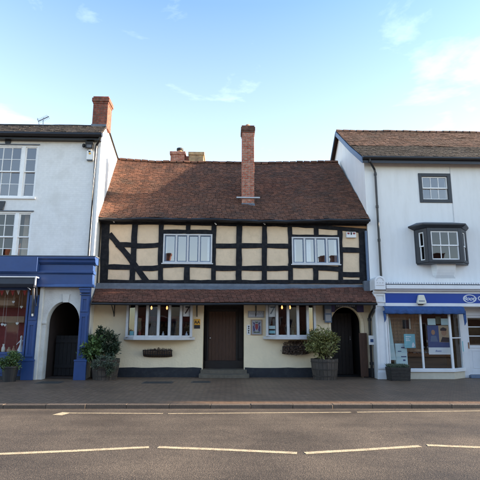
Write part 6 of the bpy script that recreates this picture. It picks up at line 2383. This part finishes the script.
mb.prism([(x0 + w_ * 0.1, zb2 + h_ * 0.2), (x0 + w_ * 0.42, zb2 + h_ * 0.2), (x0 + w_ * 0.36, zb2 + h_ * 0.4), (x0 + w_ * 0.14, zb2 + h_ * 0.4)], yi - 0.005, yi)
put('coat_print', mb, M['bluegrey'], t)
put('caption', text_mb('Boots', 0.09, x0 + w_ * 0.4, yi - 0.003, z0 + h_ * 0.12, 0.004, shear=0.4), M['fascia_blue'], t)
for (a_, b_, lab) in ((427.5, 435.5, 'pale square card above the navy half of the large poster'), (441, 449.5, 'pale square card above the tan half of the large poster')):
    x0, x1, z0, z1 = rect(a_, 318.5, b_, 325, yi)
    mb = MB(); mb.box(x0, x1, yi, yi + 0.01, z0, z1)
    tag(put('display_card', mb, M['mint'], loc=(x0, yi, z0)), lab, 'card', 'cards over the large poster')
x0, x1, z0, z1 = rect(435.8, 316.5, 440.8, 324, yi + 0.05)
mb = MB(); mb.box(x0, x1, yi + 0.05, yi + 0.06, z0, z1)
tag(put('display_card', mb, M['leaf_grey'], loc=(x0, yi, z0)), 'dark green card between the two pale square cards', 'card', 'cards over the large poster')
x0, x1, z0, z1 = rect(461.2, 341.2, 463.8, 351.5, yw + 0.42)
mb = MB(); mb.box(x0, x1, DY - 0.05, DY - 0.04, z0, z1)
tag(put('door_sticker', mb, M['teal'], loc=(x0, DY, z0)), 'narrow blue sticker on the white post beside the shop door', 'sticker')
# product displays deep in the window
x0, x1, z0, z1 = rect(389, 314, 421.5, 352, yw + 0.62)
t = thing('back_board', 'woven brown board closing off the back of the chemist window', 'display panel', ((x0 + x1) / 2, yw + 0.62, z0))
mb = MB(); mb.box(x0, x1, yw + 0.62, yw + 0.65, z0, z1); put('board', mb, M['shelf'], t)
mb = MB()
for k in range(11):
    zz = z0 + (z1 - z0) * (k + 0.5) / 11
    mb.box(x0 + 0.01, x1 - 0.01, yw + 0.612, yw + 0.62, zz - 0.035, zz + 0.035)
for k in range(9):
    xx = x0 + (x1 - x0) * (k + 0.5) / 9
    mb.box(xx - 0.012, xx + 0.012, yw + 0.605, yw + 0.6119, z0, z1)
tag(put('woven_strip', mb, M['room_warm'], t), kind='stuff')
x0, x1, z0, z1 = rect(403, 320, 410.5, 328.5, yw + 0.58)
t = thing('framed_picture', 'small dark framed picture beside a pale strip coloured as a lit tube on the woven brown board', 'picture', ((x0 + x1) / 2, yw + 0.58, z0))
mb = MB(); mb.box(x0, x1 - 0.06, yw + 0.58, yw + 0.6, z0, z1); put('picture', mb, M['room_dark'], t)
mb = MB(); mb.box(x1 - 0.055, x1, yw + 0.575, yw + 0.6, z0 - 0.02, z1 + 0.05); put('pale_tube_strip', mb, M['stoneware'], t)  # pale colour stands in for a lit fluorescent tube
t = thing('dark_gondola', 'low dark display of wares in the middle of the chemist window', 'display stand', (PX(415, 360, 0.8), 0.6, 0))
x0, x1 = PX(407, 360, 0.6), PX(447, 360, 0.6)
mb = MB(); mb.box(x0, x1, 0.62, 1.1, 0.02, 0.78); put('base', mb, M['room_dark'], t)
mb = MB(); rr = random.Random(19)
for row, z in enumerate((0.78, 0.98, 1.2)):
    mb.box(x0 + 0.02, x1 - 0.02, 0.75, 1.05, z, z + 0.012) if row else None
    xx = x0 + 0.05
    while xx < x1 - 0.08:
        h_ = rr.uniform(0.07, 0.16)
        r_ = rr.uniform(0.018, 0.04)
        mb.lathe([(r_, 0.013), (r_, h_ * 0.7), (r_ * 0.5, h_ * 0.8), (r_ * 0.5, h_)], (xx, 0.82, z), 8)
        xx += rr.uniform(0.06, 0.16)
put('ware', mb, M['room_dark'], t)['kind'] = 'stuff'
mb = MB(); rr = random.Random(23)
for z in (0.80, 0.99, 1.21):
    for k in range(9):
        xx = rr.uniform(x0 + 0.05, x1 - 0.05)
        mb.box(xx - 0.025, xx + 0.025, 0.70, 0.74, z + 0.013, z + rr.uniform(0.05, 0.1))
put('carton', mb, M['paper_grey'], t)['kind'] = 'stuff'
t = thing('wall_shelving', 'warm-toned wall shelving at the back of the chemist shop', 'shelving', (PX(415, 330, 3.3), 3.3, 0))
x0, x1 = p1, c[0]
mb = MB()
for z in (0.5, 0.85, 1.2, 1.55, 1.9, 2.25):
    mb.box(x0, x1, 3.2, 3.55, z, z + 0.03)
for k in range(6):
    xx = x0 + (x1 - x0) * k / 5
    mb.box(xx - 0.015, xx + 0.015, 3.22, 3.55, 0.05, 2.5)
put('board', mb, M['shelf'], t)
mb = MB(); rr = random.Random(29)
for z in (0.53, 0.88, 1.23, 1.58, 1.93):
    xx = x0 + 0.1
    while xx < x1 - 0.1:
        w_ = rr.uniform(0.05, 0.13)
        mb.box(xx, xx + w_, 3.3, 3.45, z, z + rr.uniform(0.12, 0.26))
        xx += w_ + rr.uniform(0.01, 0.12)
put('ware', mb, M['curtain'], t)['kind'] = 'stuff'

# woven square planter
x0, x1, _, _ = rect(388.8, 367, 408.3, 380.5, -1.0)
t = thing('woven_planter', 'square dark woven planter at the foot of the white pilaster', 'planter', ((x0 + x1) / 2, -1.0, 0))
zt = PZ(398.5, 367.8, -1.25)
dy0, dy1 = -1.22, -0.70
mb = MB()
mb.hexa([(x0 + 0.03, dy0 + 0.03, 0.0), (x1 - 0.03, dy0 + 0.03, 0), (x1 - 0.03, dy1 - 0.03, 0), (x0 + 0.03, dy1 - 0.03, 0), (x0, dy0, zt), (x1, dy0, zt), (x1, dy1, zt), (x0, dy1, zt)])
n = 9
for k in range(n):
    z = zt * (k + 0.5) / n
    e = 0.03 * (1 - (k + 0.5) / n)
    mb.tube([(x0 + e - 0.002, dy0 + e - 0.002, z), (x1 - e + 0.002, dy0 + e - 0.002, z), (x1 - e + 0.002, dy1 - e, z), (x0 + e - 0.002, dy1 - e, z), (x0 + e - 0.002, dy0 + e, z)], 0.022, 6)
put('basket', mb, M['wicker'], t)
mb = MB(); rnd = random.Random(55)
for k in range(1100):
    gx_, gy_ = rnd.uniform(x0 + 0.03, x1 - 0.03), rnd.uniform(dy0 + 0.03, dy1 - 0.03)
    h_ = rnd.uniform(0.05, 0.13)
    lx, ly = rnd.gauss(0, 0.05), rnd.gauss(0, 0.05)
    an = rnd.uniform(0, 6.28)
    cx_, sx_ = 0.006 * math.cos(an), 0.006 * math.sin(an)
    mb.add([(gx_ - cx_, gy_ - sx_, zt - 0.01), (gx_ + cx_, gy_ + sx_, zt - 0.01), (gx_ + lx * 0.4 + cx_ * 0.7, gy_ + ly * 0.4 + sx_ * 0.7, zt + h_ * 0.6), (gx_ + lx, gy_ + ly, zt + h_)], [(0, 1, 2), (0, 2, 3)])
o = tag(put('grassy_plant', mb, M['leaf_grey'], loc=((x0 + x1) / 2, -1.0, zt)), 'short grey-green grassy plant filling the woven planter', 'plant')

# ================================================================== THE STREET GOES ON (beyond the frame; its shade reaches the paving)
def terrace(x0, w, ez, rise, label, m, y0=0.0):
    t = thing('terraced_house', label, 'house', (x0, 0, 0))
    ws = []
    for k in range(2):
        for (za, zb3) in ((3.4, 4.9), (5.7, 7.0)):
            c_ = x0 + w * (0.28 + 0.44 * k)
            if zb3 < ez - 0.4:
                ws.append((c_ - 0.5, c_ + 0.5, za, zb3))
    dd = (x0 + w * 0.2, x0 + w * 0.2 + 1.0, -0.01, 2.15)
    sw = (x0 + w * 0.45, x0 + w * 0.9, 0.8, 2.3)
    mb = MB()
    wall_holes(mb, x0, x0 + w - 0.02, 0, ez, ws + [dd, sw], -0.2, 0.1)
    mb.box(x0, x0 + w - 0.02, 6.8, 7.0, 0, ez)
    mb.box(x0, x0 + 0.25, 0.101, 6.8, 0, ez)
    mb.box(x0 + w - 0.27, x0 + w - 0.02, 0.101, 6.8, 0, ez)
    for xe in (x0 + 0.02, x0 + w - 0.05):
        mb.add([(xe, -0.2, ez), (xe, 7, ez), (xe, 3.4, ez + rise)], [(0, 1, 2)])
    put('wall', mb, m, t)
    mb = MB()
    mb.quad((x0, -0.55, ez - 0.05), (x0 + w, -0.55, ez - 0.05), (x0 + w, 3.4, ez + rise), (x0, 3.4, ez + rise))
    mb.quad((x0, 3.4, ez + rise), (x0 + w, 3.4, ez + rise), (x0 + w, 7.3, ez - 0.05), (x0, 7.3, ez - 0.05))
    put('roof', mb, M['brown_tile'], t)
    for (a_, b_, c_, d_) in ws + [sw]:
        wv = put('window', MB(), M['white_paint'], t)
        fr_ = MB(); ring_frame(fr_, a_, b_, c_, d_, 0.07, -0.14, -0.06); fr_.box((a_ + b_) / 2 - 0.03, (a_ + b_) / 2 + 0.03, -0.135, -0.07, c_, d_); put('frame', fr_, M['white_paint'], wv)
        g_ = MB(); g_.quad((a_, -0.1, c_), (b_, -0.1, c_), (b_, -0.1, d_), (a_, -0.1, d_)); put('glass', g_, M['glass_blue'], wv)
    mb = MB(); mb.box(dd[0], dd[1], -0.1, -0.05, 0, dd[3]); put('door', mb, M['blue'], t)
    t.location.y += y0
    return t


EZ = 8.8


def opposite(x0, w, ez, rise, label, m, seed):
    rr = random.Random(seed)
    yf, yb = -20.5, -28.0
    t = thing('opposite_house', label, 'house', (x0, yf, 0))
    n = max(2, int(w / 2.6))
    ws = []
    for k in range(n):
        c_ = x0 + w * (k + 0.5) / n
        for (za, zb3) in ((3.5, 4.8),):
            if zb3 < ez - 0.5:
                ws.append((c_ - 0.5, c_ + 0.5, za, zb3))
    sw = [(x0 + 0.5, x0 + w * 0.55, 0.6, 2.7), (x0 + w * 0.62, x0 + w * 0.62 + 1.0, 0.01, 2.3)]
    mb = MB()
    wall_holes(mb, x0 + 0.01, x0 + w - 0.01, 0, ez, ws + sw, yf - 0.3, yf)
    mb.box(x0 + 0.01, x0 + w - 0.01, yb, yb + 0.3, 0, ez)
    for xe in (x0 + 0.01, x0 + w - 0.26):
        mb.box(xe, xe + 0.25, yb + 0.301, yf - 0.301, 0, ez)
        mb.add([(xe + 0.1, yf, ez), (xe + 0.1, yb, ez), (xe + 0.1, (yf + yb) / 2, ez + rise - 0.05)], [(0, 1, 2)])
    put('wall', mb, m, t)
    mb = MB()
    ym = (yf + yb) / 2
    mb.quad((x0 + w, yf + 0.35, ez - 0.1), (x0, yf + 0.35, ez - 0.1), (x0, ym, ez + rise), (x0 + w, ym, ez + rise))
    mb.quad((x0, yb - 0.3, ez - 0.1), (x0 + w, yb - 0.3, ez - 0.1), (x0 + w, ym, ez + rise), (x0, ym, ez + rise))
    put('roof', mb, M['brown_tile'], t)
    mb = MB(); mb.box(x0 + 0.3, x0 + 1.1, ym - 0.4, ym + 0.4, ez + rise - 0.5, ez + rise + 1.3); mb.box(x0 + 0.25, x0 + 1.15, ym - 0.45, ym + 0.45, ez + rise + 1.301, ez + rise + 1.42); put('chimney', mb, M['brick'], t)
    for (a_, b_, c_, d_) in ws + sw:
        wv = put('window', MB(), M['white_paint'], t)
        fr_ = MB(); ring_frame(fr_, a_, b_, c_, d_, 0.07, yf - 0.14, yf - 0.06); put('frame', fr_, M['white_paint'], wv)
        g_ = MB(); g_.quad((b_, yf - 0.1, c_), (a_, yf - 0.1, c_), (a_, yf - 0.1, d_), (b_, yf - 0.1, d_)); put('glass', g_, M['glass_blue'], wv)
    return t


opposite(-22.0, 8.5, 5.2, 1.9, 'brick house across the street with brown roof, far along on the passage side', M['brick'], 1)
opposite(-13.5, 7.5, 5.1, 1.9, 'white house across the street, facing the blue shopfront', M['white_render'], 2)
opposite(-6.0, 7.0, 5.3, 1.9, 'brick house across the street, facing the pub door', M['brick'], 3)
opposite(1.0, 8.0, 5.1, 1.9, 'cream house across the street, facing the small archway', M['cream'], 4)
opposite(9.0, 9.0, 5.3, 1.9, 'brick house across the street, facing the chemist', M['brick'], 5)
opposite(18.0, 12.0, 5.2, 1.9, 'pale house across the street at the sunny end', M['white_render'], 6)
terrace(14.7, 8.0, 7.6, 2.6, 'white rendered house farther along the same terrace', M['white_render'])
terrace(22.8, 9.0, EZ, 2.6, 'unseen brick house set forward so its shadow covers the paving', M['brick'], -5.3)  # unseen; frontage pushed forward to shade the pavement
terrace(31.8, 16.0, EZ, 2.4, 'unseen cream house set forward at the far end so its shadow stops at the kerb', M['cream'], -4.95)  # unseen; forward offset places the shadow edge along the kerb
print('objects', len(bpy.data.objects), 'KY', KY, 'XL', XL, 'XR', XR, 'ZE', ZE, 'VZE', VZE, 'LZE', LZE, 'LX1', LX1, 'VX0', VX0, 'zr', zr_)
